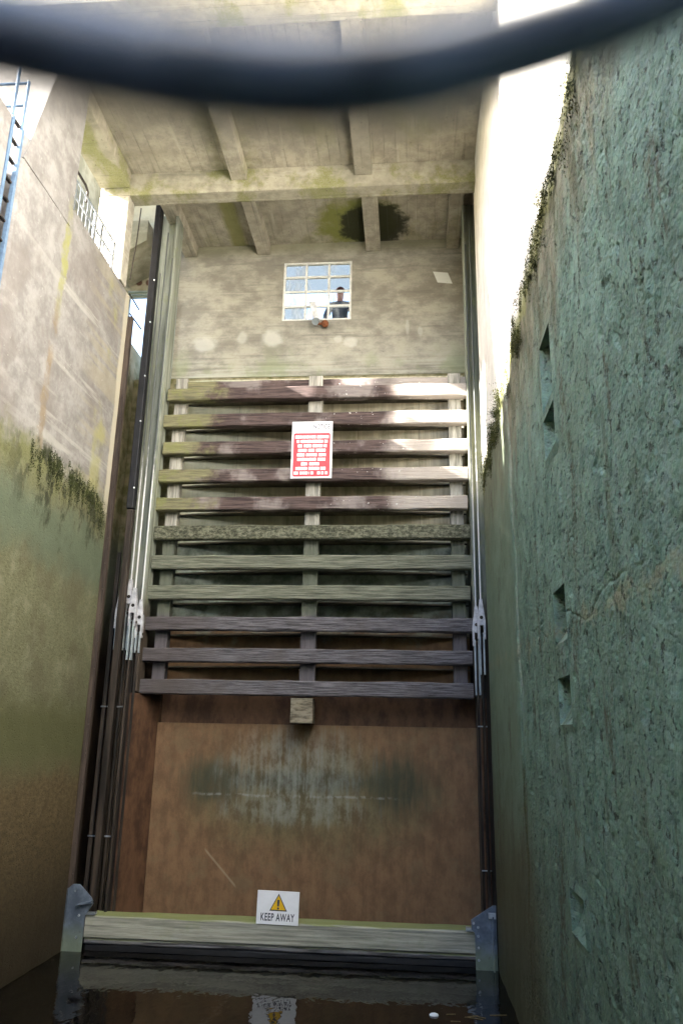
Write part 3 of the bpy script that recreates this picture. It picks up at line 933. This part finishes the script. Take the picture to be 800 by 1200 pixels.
wf = thing('steel_opening_frame', (-3.4, 13.55, 11.8), 'grey steel frame with horizontal bars across the bright opening left of the rails', 'frame')
for z in (11.78, 11.85, 11.92):
    bm = bmesh.new(); box(bm, -3.75, -2.8, 13.55, 13.59, z, z+.03)
    obj('bar', bm, 'zincsheet', wf)
bm = bmesh.new()
box(bm, -3.74, -3.69, 13.55, 13.6, 10.61, 11.775)
obj('upright', bm, 'zincsheet', wf)
for p, q in (((-3.7, 13.5, 11.85), (-3.15, 12.7, 11.0)), ((-3.65, 13.5, 11.4), (-3.15, 12.9, 10.7))):
    bm = bmesh.new(); tube(bm, p, q, .014)
    obj('brace', bm, 'darksteel', wf)
zs_ = thing('zinc_sheet', (-3.0, 13.55, 10), 'dull zinc sheet strips standing behind the guide rails', 'panel')
for x0, x1 in ((-3.22, -3.03), (-3.01, -2.86), (-2.84, -2.7)):
    bm = bmesh.new()
    box(bm, x0, x1, 13.5, 13.54, 9.0, 11.76)
    obj('strip', bm, 'zincsheet', zs_)

# ------------------------------------------------------------------ lift gate with its timber lattice
gt = thing('lift_gate', (.25, 13, WL), 'rust stained lift gate faced with eleven weathered timber slats', 'gate')
GX0, GX1 = -2.36, 2.9
bm = bmesh.new()
box(bm, -2.385, 2.9, 13.1, 13.2, 3.5, 9.7)
obj('upper_plate', bm, 'skin', gt)
bm = bmesh.new()
box(bm, -2.2, 2.96, 12.88, 13.04, -.5, 3.48, .01)
obj('lower_plate', bm, 'skin', gt)
bm = bmesh.new()
box(bm, -2.36, 2.96, 13.06, 13.098, 3.483, 4.1)
obj('ledge_plate', bm, 'jamb', gt)
bm = bmesh.new()
prism(bm, [(-2.5, 12.3), (-2.42, 12.3), (-2.2, 12.92), (-2.2, 13.2), (-2.5, 13.2)], 2, -.5, 3.92, .008)
obj('side_jamb', bm, 'jamb', gt)
bm = bmesh.new()
prism(bm, [(2.93, 12.3), (3.07, 12.3), (3.07, 12.92), (2.97, 12.92)], 2, -.5, 3.92, .008)
obj('side_jamb', bm, 'jamb', gt)
pitch_z = .508
for i in range(11):
    z0 = 8.985-pitch_z*i
    bm = bmesh.new()
    r_ = random.Random(i)
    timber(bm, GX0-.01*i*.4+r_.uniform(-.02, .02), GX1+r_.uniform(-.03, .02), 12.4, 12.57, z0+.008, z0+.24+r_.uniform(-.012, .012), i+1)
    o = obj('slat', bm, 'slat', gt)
    if i == 5: o['label'] = 'dark moss-crusted slat'
    if i in (6, 7): o['label'] = 'grey-green slat'
    if i > 7: o['label'] = 'violet-grey slat'
    # arched web of the gate just above this slat's foot
    pts = [(GX0, 13.098)]
    for k in range(21):
        u = k/20
        pts.append((GX0+(GX1-GX0)*u, 13.09-.32*math.sin(math.pi*u)))
    pts.append((GX1, 13.098))
    if i < 10:
        bm = bmesh.new()
        zg = z0-.085+(z0-3.35)/12.4*.6
        prism(bm, pts, 2, zg, zg+.025)
        obj('girder', bm, 'girder', gt)
bm = bmesh.new(); timber(bm, GX0+.05, GX1+.02, 12.62, 12.76, 9.28, 9.45, 40)
obj('top_rail', bm, 'slat', gt)
for x0, x1 in ((-2.27, -2.06), (.15, .4), (2.6, 2.82)):
    bm = bmesh.new()
    box(bm, x0, x1, 12.582, 12.76, 3.92, 9.5, .012)
    obj('post', bm, 'post', gt)
bm = bmesh.new(); box(bm, .05, .4, 12.42, 12.75, 3.5, 3.88, .012)
obj('block', bm, 'block', gt)

# ------------------------------------------------------------------ guides
gd = thing('gate_guide', (-2.55, 12.6, 0), 'pale green-grey guide channel darkening downward, left of the gate', 'guide')
bm = bmesh.new(); box(bm, -2.82, -2.44, 12.5, 12.62, -.5, 12.9, .01)
obj('channel', bm, 'guide', gd)
bm = bmesh.new(); box(bm, -2.44, -2.39, 12.28, 12.61, 3.94, 12.9, .006)
obj('flange', bm, 'guide', gd)
for x in (-2.66, -2.53):
    bm = bmesh.new(); box(bm, x-.02, x+.02, 12.38, 12.499, -.5, 5.2, .005)
    obj('rib', bm, 'darksteel', gd)
gd2 = thing('gate_guide', (3.0, 12.6, 0), 'guide channel in the groove right of the gate, against the green wall', 'guide')
bm = bmesh.new(); box(bm, 2.93, 3.3, 12.5, 12.62, -.5, 12.9, .01)
obj('channel', bm, 'guide', gd2)
bm = bmesh.new(); box(bm, 2.91, 2.93, 12.28, 12.61, 3.94, 12.9)
obj('flange', bm, 'guide', gd2)
for x in (2.96, 3.06):
    bm = bmesh.new(); box(bm, x-.02, x+.02, 12.38, 12.499, -.5, 4.6, .005)
    obj('rib', bm, 'darksteel', gd2)

ra = thing('corner_rail', (-3.0, 12.0, 0), 'brown rusty steel angle running up the left wall corner', 'rail')
bm = bmesh.new(); box(bm, -3.05, -2.965, 11.95, 11.965, 0, 10.42); box(bm, -2.98, -2.965, 11.966, 12.04, 0, 10.42)
obj('angle', bm, 'rust', ra)
for k in range(22):
    z = .9+k*.42
    bm = bmesh.new(); tube(bm, (-2.985, 11.95, z), (-2.985, 11.935, z), .012, n=6)
    obj('bolt', bm, 'rust', ra)

rl = thing('black_rail', (-2.7, 12.1, 7), 'black vertical rail with small white bolts, ending half-way down the left guide', 'rail')
bm = bmesh.new(); box(bm, -2.77, -2.65, 12.05, 12.2, 6.9, 12.94, .012)
obj('rail', bm, 'black', rl)
for z in (11.2, 10.35, 9.3, 8.45, 7.25):
    bm = bmesh.new(); tube(bm, (-2.66, 12.05, z), (-2.66, 12.035, z), .014, n=8)
    obj('bolt', bm, 'foam', rl)
bm = bmesh.new(); box(bm, -2.76, -2.66, 12.08, 12.2, .4, 6.89, .008)
obj('lower_rail', bm, 'darksteel', rl)

# brown uprights beside the lower gate and small clips on them
up_ = thing('lower_guide_rail', (-2.95, 12.3, 0), 'dark wet steel rails at the foot of the left groove', 'rail')
for x0, x1 in ((-2.94, -2.88), (-2.84, -2.8)):
    bm = bmesh.new(); box(bm, x0, x1, 12.3, 12.36, .2, 6.2, .005)
    obj('rail', bm, 'darksteel', up_)
for z in (1.8, 3.7):
    bm = bmesh.new(); tube(bm, (-2.95, 12.28, z), (-2.55, 12.28, z), .012, n=6)
    obj('clip', bm, 'galv', up_)
up2_ = thing('lower_guide_rail', (3.0, 12.3, 0), 'dark wet steel rail at the foot of the right groove', 'rail')
bm = bmesh.new(); box(bm, 2.99, 3.05, 12.3, 12.37, .2, 4.4, .005)
obj('rail', bm, 'darksteel', up2_)
for z in (1.5, 3.5):
    bm = bmesh.new(); tube(bm, (2.93, 12.28, z), (3.07, 12.28, z), .01, n=6)
    obj('clip', bm, 'galv', up2_)

n = N('part_whitened_rod_zinc')
f = n.noise(12, 4, .6)
c = n.mix(n.rng(n.add(n.z, f), 8.6, 7.6), (.1, .11, .105), (.66, .66, .66))
MAT['rodzinc'] = n.out(c, .5, .1)
def tie_rod(loc, top, drop, label):
    """rod down to a forked clevis with its pin and straps; loc = throat of the fork"""
    t = thing('tie_rod', loc, label, 'tie rod', 'tie rods in the gate grooves')
    x, y, z = loc
    bm = bmesh.new(); tube(bm, (x, y, z+.2), (x, y, top), .0125)
    obj('rod', bm, 'rodzinc', t)
    bm = bmesh.new()
    prism(bm, [(x-.02, z+.32), (x+.02, z+.32), (x+.062, z-.02), (x+.062, z-.3), (x+.036, z-.3), (x+.036, z-.08), (x-.036, z-.08), (x-.036, z-.3), (x-.062, z-.3), (x-.062, z-.02)], 1, y-.04, y+.04, .006)
    obj('clevis', bm, 'clevis', t)
    bm = bmesh.new(); tube(bm, (x-.075, y, z-.24), (x+.075, y, z-.24), .024)
    obj('pin', bm, 'darksteel', t)
    bm = bmesh.new(); tube(bm, (x, y-.048, z+.03), (x, y-.038, z+.03), .028)
    obj('bolt', bm, 'darksteel', t)
    for sx in (-1, 1):
        bm = bmesh.new(); box(bm, x+sx*.03-.012, x+sx*.03+.012, y-.035, y+.035, z-.34-drop, z-.2, .004)
        obj('strap', bm, 'zincsheet', t)
    bm = bmesh.new(); tube(bm, (x, y, z-drop-.3), (x, y, WL-.3), .022)
    obj('lower_rod', bm, 'darksteel', t)
    return t
specs = [((-2.76, 12.2, 5.22), 12.4, .3, 'outermost left tie rod with a big white forked clevis'),
         ((-2.655, 12.3, 5.42), 11.5, .5, 'thin left tie rod just inside the outermost, white topped'),
         ((-2.535, 12.2, 5.26), 12.3, .5, 'left tie rod whose clevis hangs lowest beside the slats'),
         ((-2.44, 12.28, 5.08), 11.8, .2, 'left tie rod closest to the slat ends')]
for loc, top, drop, lab in specs: tie_rod(loc, top, drop, lab)
for loc, top, drop, lab in [((3.02, 12.2, 5.1), 12.2, .5, 'right tie rod with a white forked clevis beside the green wall'),
                            ((2.95, 12.3, 5.0), 11.9, .7, 'right tie rod closest to the slat ends')]:
    tie_rod(loc, top, drop, lab)

bm = bmesh.new()
path(bm, [(-3.15, 12.3, 12.94), (-3.17, 12.3, 12.2), (-3.22, 12.3, 11.4)], .012, 8)
tag(obj('hanging_cable', bm, 'darksteel'), 'thin dark cable hanging in front of the bright opening', 'cable')

# ------------------------------------------------------------------ baulk, brackets
fb = thing('fender_baulk', (0, 12, WL), 'long mossy timber baulk lying at the waterline across the gate foot', 'beam')
bm = bmesh.new(); timber(bm, -2.72, 2.8, 11.92, 12.27, .5, .79, 60, 30, .008)
obj('timber', bm, 'baulk', fb)
bm = bmesh.new(); timber(bm, -2.72, 2.8, 11.95, 12.25, .42, .492, 61, 30, .01)
obj('plank', bm, 'baulk', fb)
bm = bmesh.new(); timber(bm, -2.70, 2.78, 11.97, 12.25, .32, .412, 62, 30, .01)
obj('plank', bm, 'black', fb)

def bolts(pts, y, parent, r=.018):
    for x, z in pts:
        bm = bmesh.new(); tube(bm, (x, y, z), (x, y-.022, z), r, r*.8, n=6)
        obj('bolt', bm, 'galv', parent)
br = thing('steel_bracket', (-2.85, 11.95, WL), 'blue-grey galvanised bracket holding the left end of the baulk', 'bracket')
bm = bmesh.new()
prism(bm, [(-3.0, WL-.4), (-2.72, WL-.4), (-2.72, .79), (-2.61, .95), (-2.64, 1.03), (-2.83, 1.2), (-2.93, 1.2), (-3.0, 1.14)], 1, 11.88, 11.9, .004)
obj('plate', bm, 'bracket', br)
bm = bmesh.new(); box(bm, -3.13, -3.005, 11.86, 11.9, WL-.4, 1.14, .006)
obj('wall_flange', bm, 'bracket', br)
bm = bmesh.new()
prism(bm, [(-2.84, .93), (-2.61, .97), (-2.61, 1.0), (-2.84, .95)], 1, 11.8, 11.879, .003)
obj('gusset', bm, 'bracket', br)
bolts([(-3.06, 1.08), (-3.06, .98), (-3.06, .86), (-3.06, .74), (-2.88, 1.12), (-2.8, .92), (-2.79, .8), (-3.06, .55), (-2.8, .52)], 11.86, br)
bm = bmesh.new(); box(bm, -2.74, -2.58, 11.9, 12.0, .8, .83, .004)
obj('toe_plate', bm, 'galv', br)
br2 = thing('steel_bracket', (2.93, 11.95, WL), 'blue-grey galvanised bracket holding the right end of the baulk', 'bracket')
bm = bmesh.new()
prism(bm, [(2.78, WL-.4), (3.07, WL-.4), (3.07, 1.13), (3.03, 1.13), (2.73, .94), (2.73, .82), (2.78, .78)], 1, 11.86, 11.88, .004)
obj('plate', bm, 'bracket', br2)
bm = bmesh.new(); box(bm, 3.01, 3.03, 11.78, 11.858, WL-.4, 1.0, .003)
obj('wall_flange', bm, 'bracket', br2)
bm = bmesh.new(); box(bm, 2.96, 3.06, 11.8, 11.858, .97, 1.04, .005)
obj('lug', bm, 'galv', br2)
bolts([(2.82, .85), (2.82, .74), (2.82, .6), (2.82, .45), (2.76, .9)], 11.86, br2)
bm = bmesh.new(); box(bm, 2.66, 2.78, 11.88, 12.0, .79, .83, .004)
obj('toe_plate', bm, 'galv', br2)

# ------------------------------------------------------------------ signs
def text_mesh(body, size, name, mat, parent, M, sx=1.0):
    cu = bpy.data.curves.new('txt', 'FONT')
    cu.body = body; cu.size = size; cu.align_x = 'CENTER'; cu.align_y = 'CENTER'; cu.extrude = .001
    cu.space_character = 1.12; cu.offset = size*.022
    to = bpy.data.objects.new('txt', cu); COL.objects.link(to)
    dg = bpy.context.evaluated_depsgraph_get()
    me = bpy.data.meshes.new_from_object(to.evaluated_get(dg))
    bpy.data.objects.remove(to)
    me.transform(Matrix.Diagonal((sx, 1, 1, 1)))
    me.transform(M)
    me.materials.clear(); me.materials.append(MAT[mat])
    me.name = name
    o = bpy.data.objects.new(name, me); COL.objects.link(o)
    o.parent = parent
    o.matrix_parent_inverse = Matrix.Translation(-parent.location)
    return o

# red and white notice on the slats
NX0, NX1, NZ0, NZ1, NY = -.085, .615, 7.5, 8.53, 12.37
sn = thing('notice_sign', (.265, NY, NZ0), 'white notice board with a red text panel fixed to the upper slats', 'sign')
bm = bmesh.new(); box(bm, NX0, NX1, NY, NY+.02, NZ0, NZ1, .004)
obj('board', bm, 'signwhite', sn)
bm = bmesh.new()
cr = .03
px0, px1, pz0, pz1 = NX0+.035, NX1-.035, NZ0+.03, NZ1-.215
poly = []
for cx, cz, a0 in ((px1-cr, pz1-cr, 0), (px0+cr, pz1-cr, 90), (px0+cr, pz0+cr, 180), (px1-cr, pz0+cr, 270)):
    for k in range(5):
        a = R(a0+k*22.5); poly.append((cx+cr*math.cos(a), cz+cr*math.sin(a)))
prism(bm, poly, 1, NY-.003, NY-.0005)
obj('red_panel', bm, 'signred', sn)
rot = Matrix.Rotation(R(90), 4, 'X')
text_mesh('NOTICE', .115, 'lettering', 'signink', sn, Matrix.Translation((NX1-.19, NY-.003, NZ1-.1)) @ rot, .62)
# the small print: rows of worn white words, read off the board's proportions
rows = [[(.0, .62), (.65, 1.0)], [(.05, .14), (.17, .84), (.87, .97)], [(.08, .22), (.26, .5), (.53, .83), (.86, .95)], [(.1, .36), (.4, .59), (.63, .92)],
        [(.07, .3), (.34, .67), (.71, .93)], [(.08, .64), (.68, .92)], [(.2, .39), (.44, .74)], [(.04, .39), (.42, .74), (.77, .93)], [(-.02, .13), (.17, .41), (.44, .46), (.49, .58), (.68, .77), (.8, .88), (.91, .99)]]
bm = bmesh.new()
rh = (pz1-pz0-.05)/9
rr = random.Random(5)
for k, row in enumerate(rows):
    zc = pz1-.03-rh*(k+.5)
    for a, b in row:
        xa = px0+.025+(px1-px0-.05)*max(a, -.01); xb = px0+.025+(px1-px0-.05)*b
        x = xa                                   # letter-sized strokes almost run together
        while x < xb-.004:
            wd = min(rr.uniform(.018, .026), xb-x)
            h = rh*rr.uniform(.3, .36)
            box(bm, x, x+wd-.0025, NY-.0052, NY-.0034, zc-h, zc+h)
            x += wd
obj('small_print', bm, 'signwhite', sn)
for x, z in ((NX0+.03, NZ1-.03), (NX1-.03, NZ1-.03), (NX0+.03, NZ0+.015), (NX1-.03, NZ0+.015)):
    bm = bmesh.new(); tube(bm, (x, NY-.001, z), (x, NY-.008, z), .009, n=8)
    obj('screw', bm, 'galv', sn)

# keep away sign on the baulk
KX, KZ, KY = .05, .772, 11.9
kp = thing('warning_sign', (KX, KY, KZ), 'white sign with yellow warning triangle standing on the baulk', 'sign')
bm = bmesh.new(); box(bm, KX-.3, KX+.295, KY, KY+.018, KZ, KZ+.43, .004)
obj('board', bm, 'signwhite', kp)
bm = bmesh.new()
def rtri(cx, z0, w_, h_, y0, y1): prism(bm, [(cx-w_/2, z0), (cx+w_/2, z0), (cx, z0+h_)], 1, y0, y1)
rtri(KX+.005, KZ+.175, .25, .225, KY-.003, KY-.0005)
obj('triangle_border', bm, 'signink', kp)
bm = bmesh.new(); rtri(KX+.005, KZ+.19, .206, .184, KY-.0052, KY-.0033)
obj('triangle', bm, 'signyellow', kp)
bm = bmesh.new()
prism(bm, [(KX-.009, KZ+.235), (KX+.015, KZ+.235), (KX+.021, KZ+.32), (KX-.015, KZ+.32)], 1, KY-.0075, KY-.0055)
tube(bm, (KX+.004, KY-.0055, KZ+.21), (KX+.004, KY-.0075, KZ+.21), .015, n=12)
obj('exclamation_mark', bm, 'signink', kp)
text_mesh('KEEP AWAY', .135, 'lettering', 'signink', kp, Matrix.Translation((KX-.003, KY-.003, KZ+.09)) @ rot, .60)
kp.rotation_euler = (0, R(.9), 0)

# ------------------------------------------------------------------ lamp under the window
lp = thing('wall_lamp', (.17, 13.5, 11.05), 'small whitish floodlight on a rusty bracket below the grid window', 'lamp')
bm = bmesh.new()
prism(bm, [(-.02, 11.5), (.11, 11.5), (.2, 11.12), (.08, 11.08)], 1, 13.4, 13.5, .01)
obj('arm', bm, 'whitesteel', lp)
bm = bmesh.new(); tube(bm, (.13, 13.46, 11.12), (.13, 13.34, 11.02), .055, .07, 14)
obj('lamp_head', bm, 'zincsheet', lp)
bm = bmesh.new(); bmesh.ops.create_uvsphere(bm, u_segments=12, v_segments=8, radius=.075, matrix=Matrix.Translation((.3, 13.5, 11.06)))
tube(bm, (.3, 13.5, 11.06), (.15, 13.5, 11.06), .025)
obj('joint', bm, 'rustball', lp, True)

# ------------------------------------------------------------------ railing on the left ledge
rg = thing('ledge_railing', (-3.1, 10.3, LEDGE), 'galvanised mesh railing on the ledge between pier and column', 'railing')
RX = -3.12
for z in (11.42, 11.14, 10.88):
    bm = bmesh.new(); tube(bm, (RX, 9.45, z), (RX, 11.3, z), .016)
    obj('rail', bm, 'galv', rg)
for y in (9.6, 10.4, 11.2):
    bm = bmesh.new(); tube(bm, (RX, y, LEDGE), (RX, y, 11.42), .02)
    obj('post', bm, 'galv', rg)
for k in range(13):
    y = 9.52+k*.142
    bm = bmesh.new(); box(bm, RX-.004, RX+.004, y, y+(.03 if k % 4 else .07), 10.89, 11.4)
    obj('bar', bm, 'galv', rg)
bm = bmesh.new(); path(bm, [(-3.35, 9.95, 11.95), (-3.35, 10.4, 11.95), (-3.35, 10.5, 11.9), (-3.35, 10.5, 11.7)], .022, 8)
tag(obj('pipe_hook', bm, 'darksteel'), 'dark bent pipe above the mesh railing beside the column', 'pipe')

# ladder in its slot and the guard rail above it
la = thing('slot_ladder', (-3.05, 7.8, 6), 'blue-grey steel ladder in the wall slot at the far left', 'ladder')
for y in (7.86, 7.62):
    bm = bmesh.new(); box(bm, -3.045, -2.99, y-.02, y+.03, 5.5, 10.74, .004)
    obj('stringer', bm, 'bluepaint', la)
for k in range(19):
    bm = bmesh.new(); z = 5.7+k*.28
    box(bm, -3.06, -3.02, 7.645, 7.835, z, z+.025)
    obj('rung', bm, 'darksteel', la)
gr_ = thing('guard_rail', (-3.2, 7.85, 10.8), 'blue-grey guard rail loop above the slot ladder at the top left', 'railing')
for x, y, zt in ((-3.02, 7.86, 11.5), (-3.62, 7.86, 11.5), (-3.02, 7.62, 11.7)):
    bm = bmesh.new(); tube(bm, (x, y, 10.75), (x, y, zt), .02)
    obj('post', bm, 'bluepaint', gr_)
for z in (11.48, 11.12):
    bm = bmesh.new(); path(bm, [(-3.02, 7.86, z), (-3.58, 7.86, z), (-3.62, 7.82, z), (-3.62, 7.5, z)], .018, 8)
    obj('rail', bm, 'bluepaint', gr_)

# ------------------------------------------------------------------ person behind the window
pe = thing('person', (.52, 14.2, 10.5), 'person in a dark navy top standing behind the lower right window panes', 'person')
def skinned(name, verts, edges, radii, mat, parent, sub=2):
    me = bpy.data.meshes.new(name)
    me.from_pydata(verts, edges, [])
    o = bpy.data.objects.new(name, me); COL.objects.link(o)
    md = o.modifiers.new('s', 'SKIN')
    for i, r_ in enumerate(radii): me.skin_vertices[0].data[i].radius = r_ if isinstance(r_, tuple) else (r_, r_)
    me.skin_vertices[0].data[0].use_root = True
    ms = o.modifiers.new('u', 'SUBSURF'); ms.levels = sub; ms.render_levels = sub
    dg = bpy.context.evaluated_depsgraph_get()
    me2 = bpy.data.meshes.new_from_object(o.evaluated_get(dg))
    bpy.data.objects.remove(o)
    for p in me2.polygons: p.use_smooth = True
    me2.materials.clear(); me2.materials.append(MAT[mat]); me2.name = name
    o = bpy.data.objects.new(name, me2); COL.objects.link(o)
    o.parent = parent
    return o
V = [(0, 0, .92), (0, 0, 1.15), (0, 0, 1.36), (0, 0, 1.44), (0, -.01, 1.52), (0, -.02, 1.62), (0, -.01, 1.7),
     (.19, 0, 1.38), (.3, .02, 1.12), (.26, -.06, .88), (.23, -.09, .76), (-.19, 0, 1.38), (-.3, .02, 1.12), (-.26, -.06, .88), (-.23, -.09, .76),
     (.1, 0, .84), (.11, -.01, .48), (.11, .02, .1), (.11, -.14, .04), (-.1, 0, .84), (-.11, -.01, .48), (-.11, .02, .1), (-.11, -.14, .04)]
E = [(0, 1), (1, 2), (2, 3), (3, 4), (4, 5), (5, 6), (2, 7), (7, 8), (8, 9), (9, 10), (2, 11), (11, 12), (12, 13), (13, 14), (0, 15), (15, 16), (16, 17), (17, 18), (0, 19), (19, 20), (20, 21), (21, 22)]
Rr = [(.15, .11), (.14, .11), (.15, .11), .06, .07, .088, .08, .065, .05, .037, .035, .065, .05, .037, .035, .085, .06, .045, .035, .085, .06, .045, .035]
body = skinned('body', V, E, Rr, 'skinperson', pe)
Vs = [(0, 0, .88), (0, 0, 1.15), (0, 0, 1.36), (0, 0, 1.43), (.19, 0, 1.375), (.3, .02, 1.12), (.27, -.06, .92), (-.19, 0, 1.375), (-.3, .02, 1.12), (-.27, -.06, .92)]
Es = [(0, 1), (1, 2), (2, 3), (2, 4), (4, 5), (5, 6), (2, 7), (7, 8), (8, 9)]
skinned('top', Vs, Es, [(.18, .135), (.165, .13), (.17, .13), .08, .085, .066, .055, .085, .066, .055], 'shirt', pe)
Vt = [(0, 0, .95), (.1, 0, .84), (.11, -.01, .48), (.11, .02, .12), (-.1, 0, .84), (-.11, -.01, .48), (-.11, .02, .12)]
skinned('trousers', Vt, [(0, 1), (1, 2), (2, 3), (0, 4), (4, 5), (5, 6)], [(.165, .13), .1, .08, .07, .1, .08, .07], 'trouser', pe)
bm = bmesh.new()
bmesh.ops.create_uvsphere(bm, u_segments=16, v_segments=10, radius=1, matrix=Matrix.Translation((0, -.01, 1.70)) @ Matrix.Diagonal((.095, .108, .085, 1)))
for v in list(bm.verts):
    if v.co.z < 1.685: v.co.z = 1.685
hc = obj('hair', bm, 'cap', None, True); hc.parent = pe
bm = bmesh.new()
for x in (-.033, .033): bmesh.ops.create_uvsphere(bm, u_segments=8, v_segments=6, radius=.012, matrix=Matrix.Translation((x, -.098, 1.63)))
ey = obj('eyes', bm, 'signink', None, True); ey.parent = pe
bm = bmesh.new()
prism(bm, [(-.016, 1.585), (.016, 1.585), (.008, 1.625), (-.008, 1.625)], 1, -.118, -.085, .005)
no = obj('nose', bm, 'skinperson', None, True); no.parent = pe
pe.scale = (1.0,)*3
wk = bmesh.new(); box(wk, -2.5, 3.2, 13.76, 15.4, 10.3, 10.5, .01)
tag(obj('walkway', wk, 'portal'), 'concrete walkway slab behind the window wall that the person stands on', 'walkway')

# ------------------------------------------------------------------ floating bits
bm = bmesh.new()
bmesh.ops.create_icosphere(bm, subdivisions=2, radius=.045, matrix=Matrix.Translation((2.16, 10.0, WL+.005)) @ Matrix.Diagonal((1.2, 1, .5, 1)))
tag(obj('foam_scrap', bm, 'foam', None, True), 'small white foam scrap floating on the dark water', 'litter')
bm = bmesh.new()
rr = random.Random(11)
for k in range(6):
    x, y = 2.3+rr.uniform(-.05, .5), 9.95+rr.uniform(-.12, .15)
    a = rr.uniform(-.5, .5); l = rr.uniform(.1, .25)
    tube(bm, (x, y, WL+.004), (x+l*math.cos(a), y+l*math.sin(a), WL+.004), .005, n=5)
tag(obj('floating_straw', bm, 'straw'), 'loose straw floating on the dark water near the right bracket', 'litter', kind='stuff')

# ------------------------------------------------------------------ rope sagging right in front of the viewer
def at(px, py, d):
    v = rt2*(px-400)/910 + up2*(596-py)/910 + fwd
    return CAM + v*d*.56
ctrl = [(-420, -190, .12), (-220, -40, .118), (-90, 12, .116), (0, 36, .116), (100, 57, .118), (200, 76, .12), (300, 88, .124), (400, 90, .128), (500, 78, .134), (600, 52, .142), (700, 20, .15), (800, -22, .158), (950, -100, .17), (1200, -260, .19)]
pts = []
for i in range(len(ctrl)-1):
    p0 = ctrl[max(i-1, 0)]; p1 = ctrl[i]; p2 = ctrl[i+1]; p3 = ctrl[min(i+2, len(ctrl)-1)]
    for k in range(6):
        t = k/6
        q = [.5*((2*b)+(-a+c)*t+(2*a-5*b+4*c-d)*t*t+(-a+3*b-3*c+d)*t**3) for a, b, c, d in zip(p0, p1, p2, p3)]
        pts.append(at(*q))
bm = bmesh.new()
path(bm, pts, .0043, 14)
tag(obj('rope', bm, 'rope', None, True), 'dark blurred rope sagging close in front of the viewer across the top', 'rope')
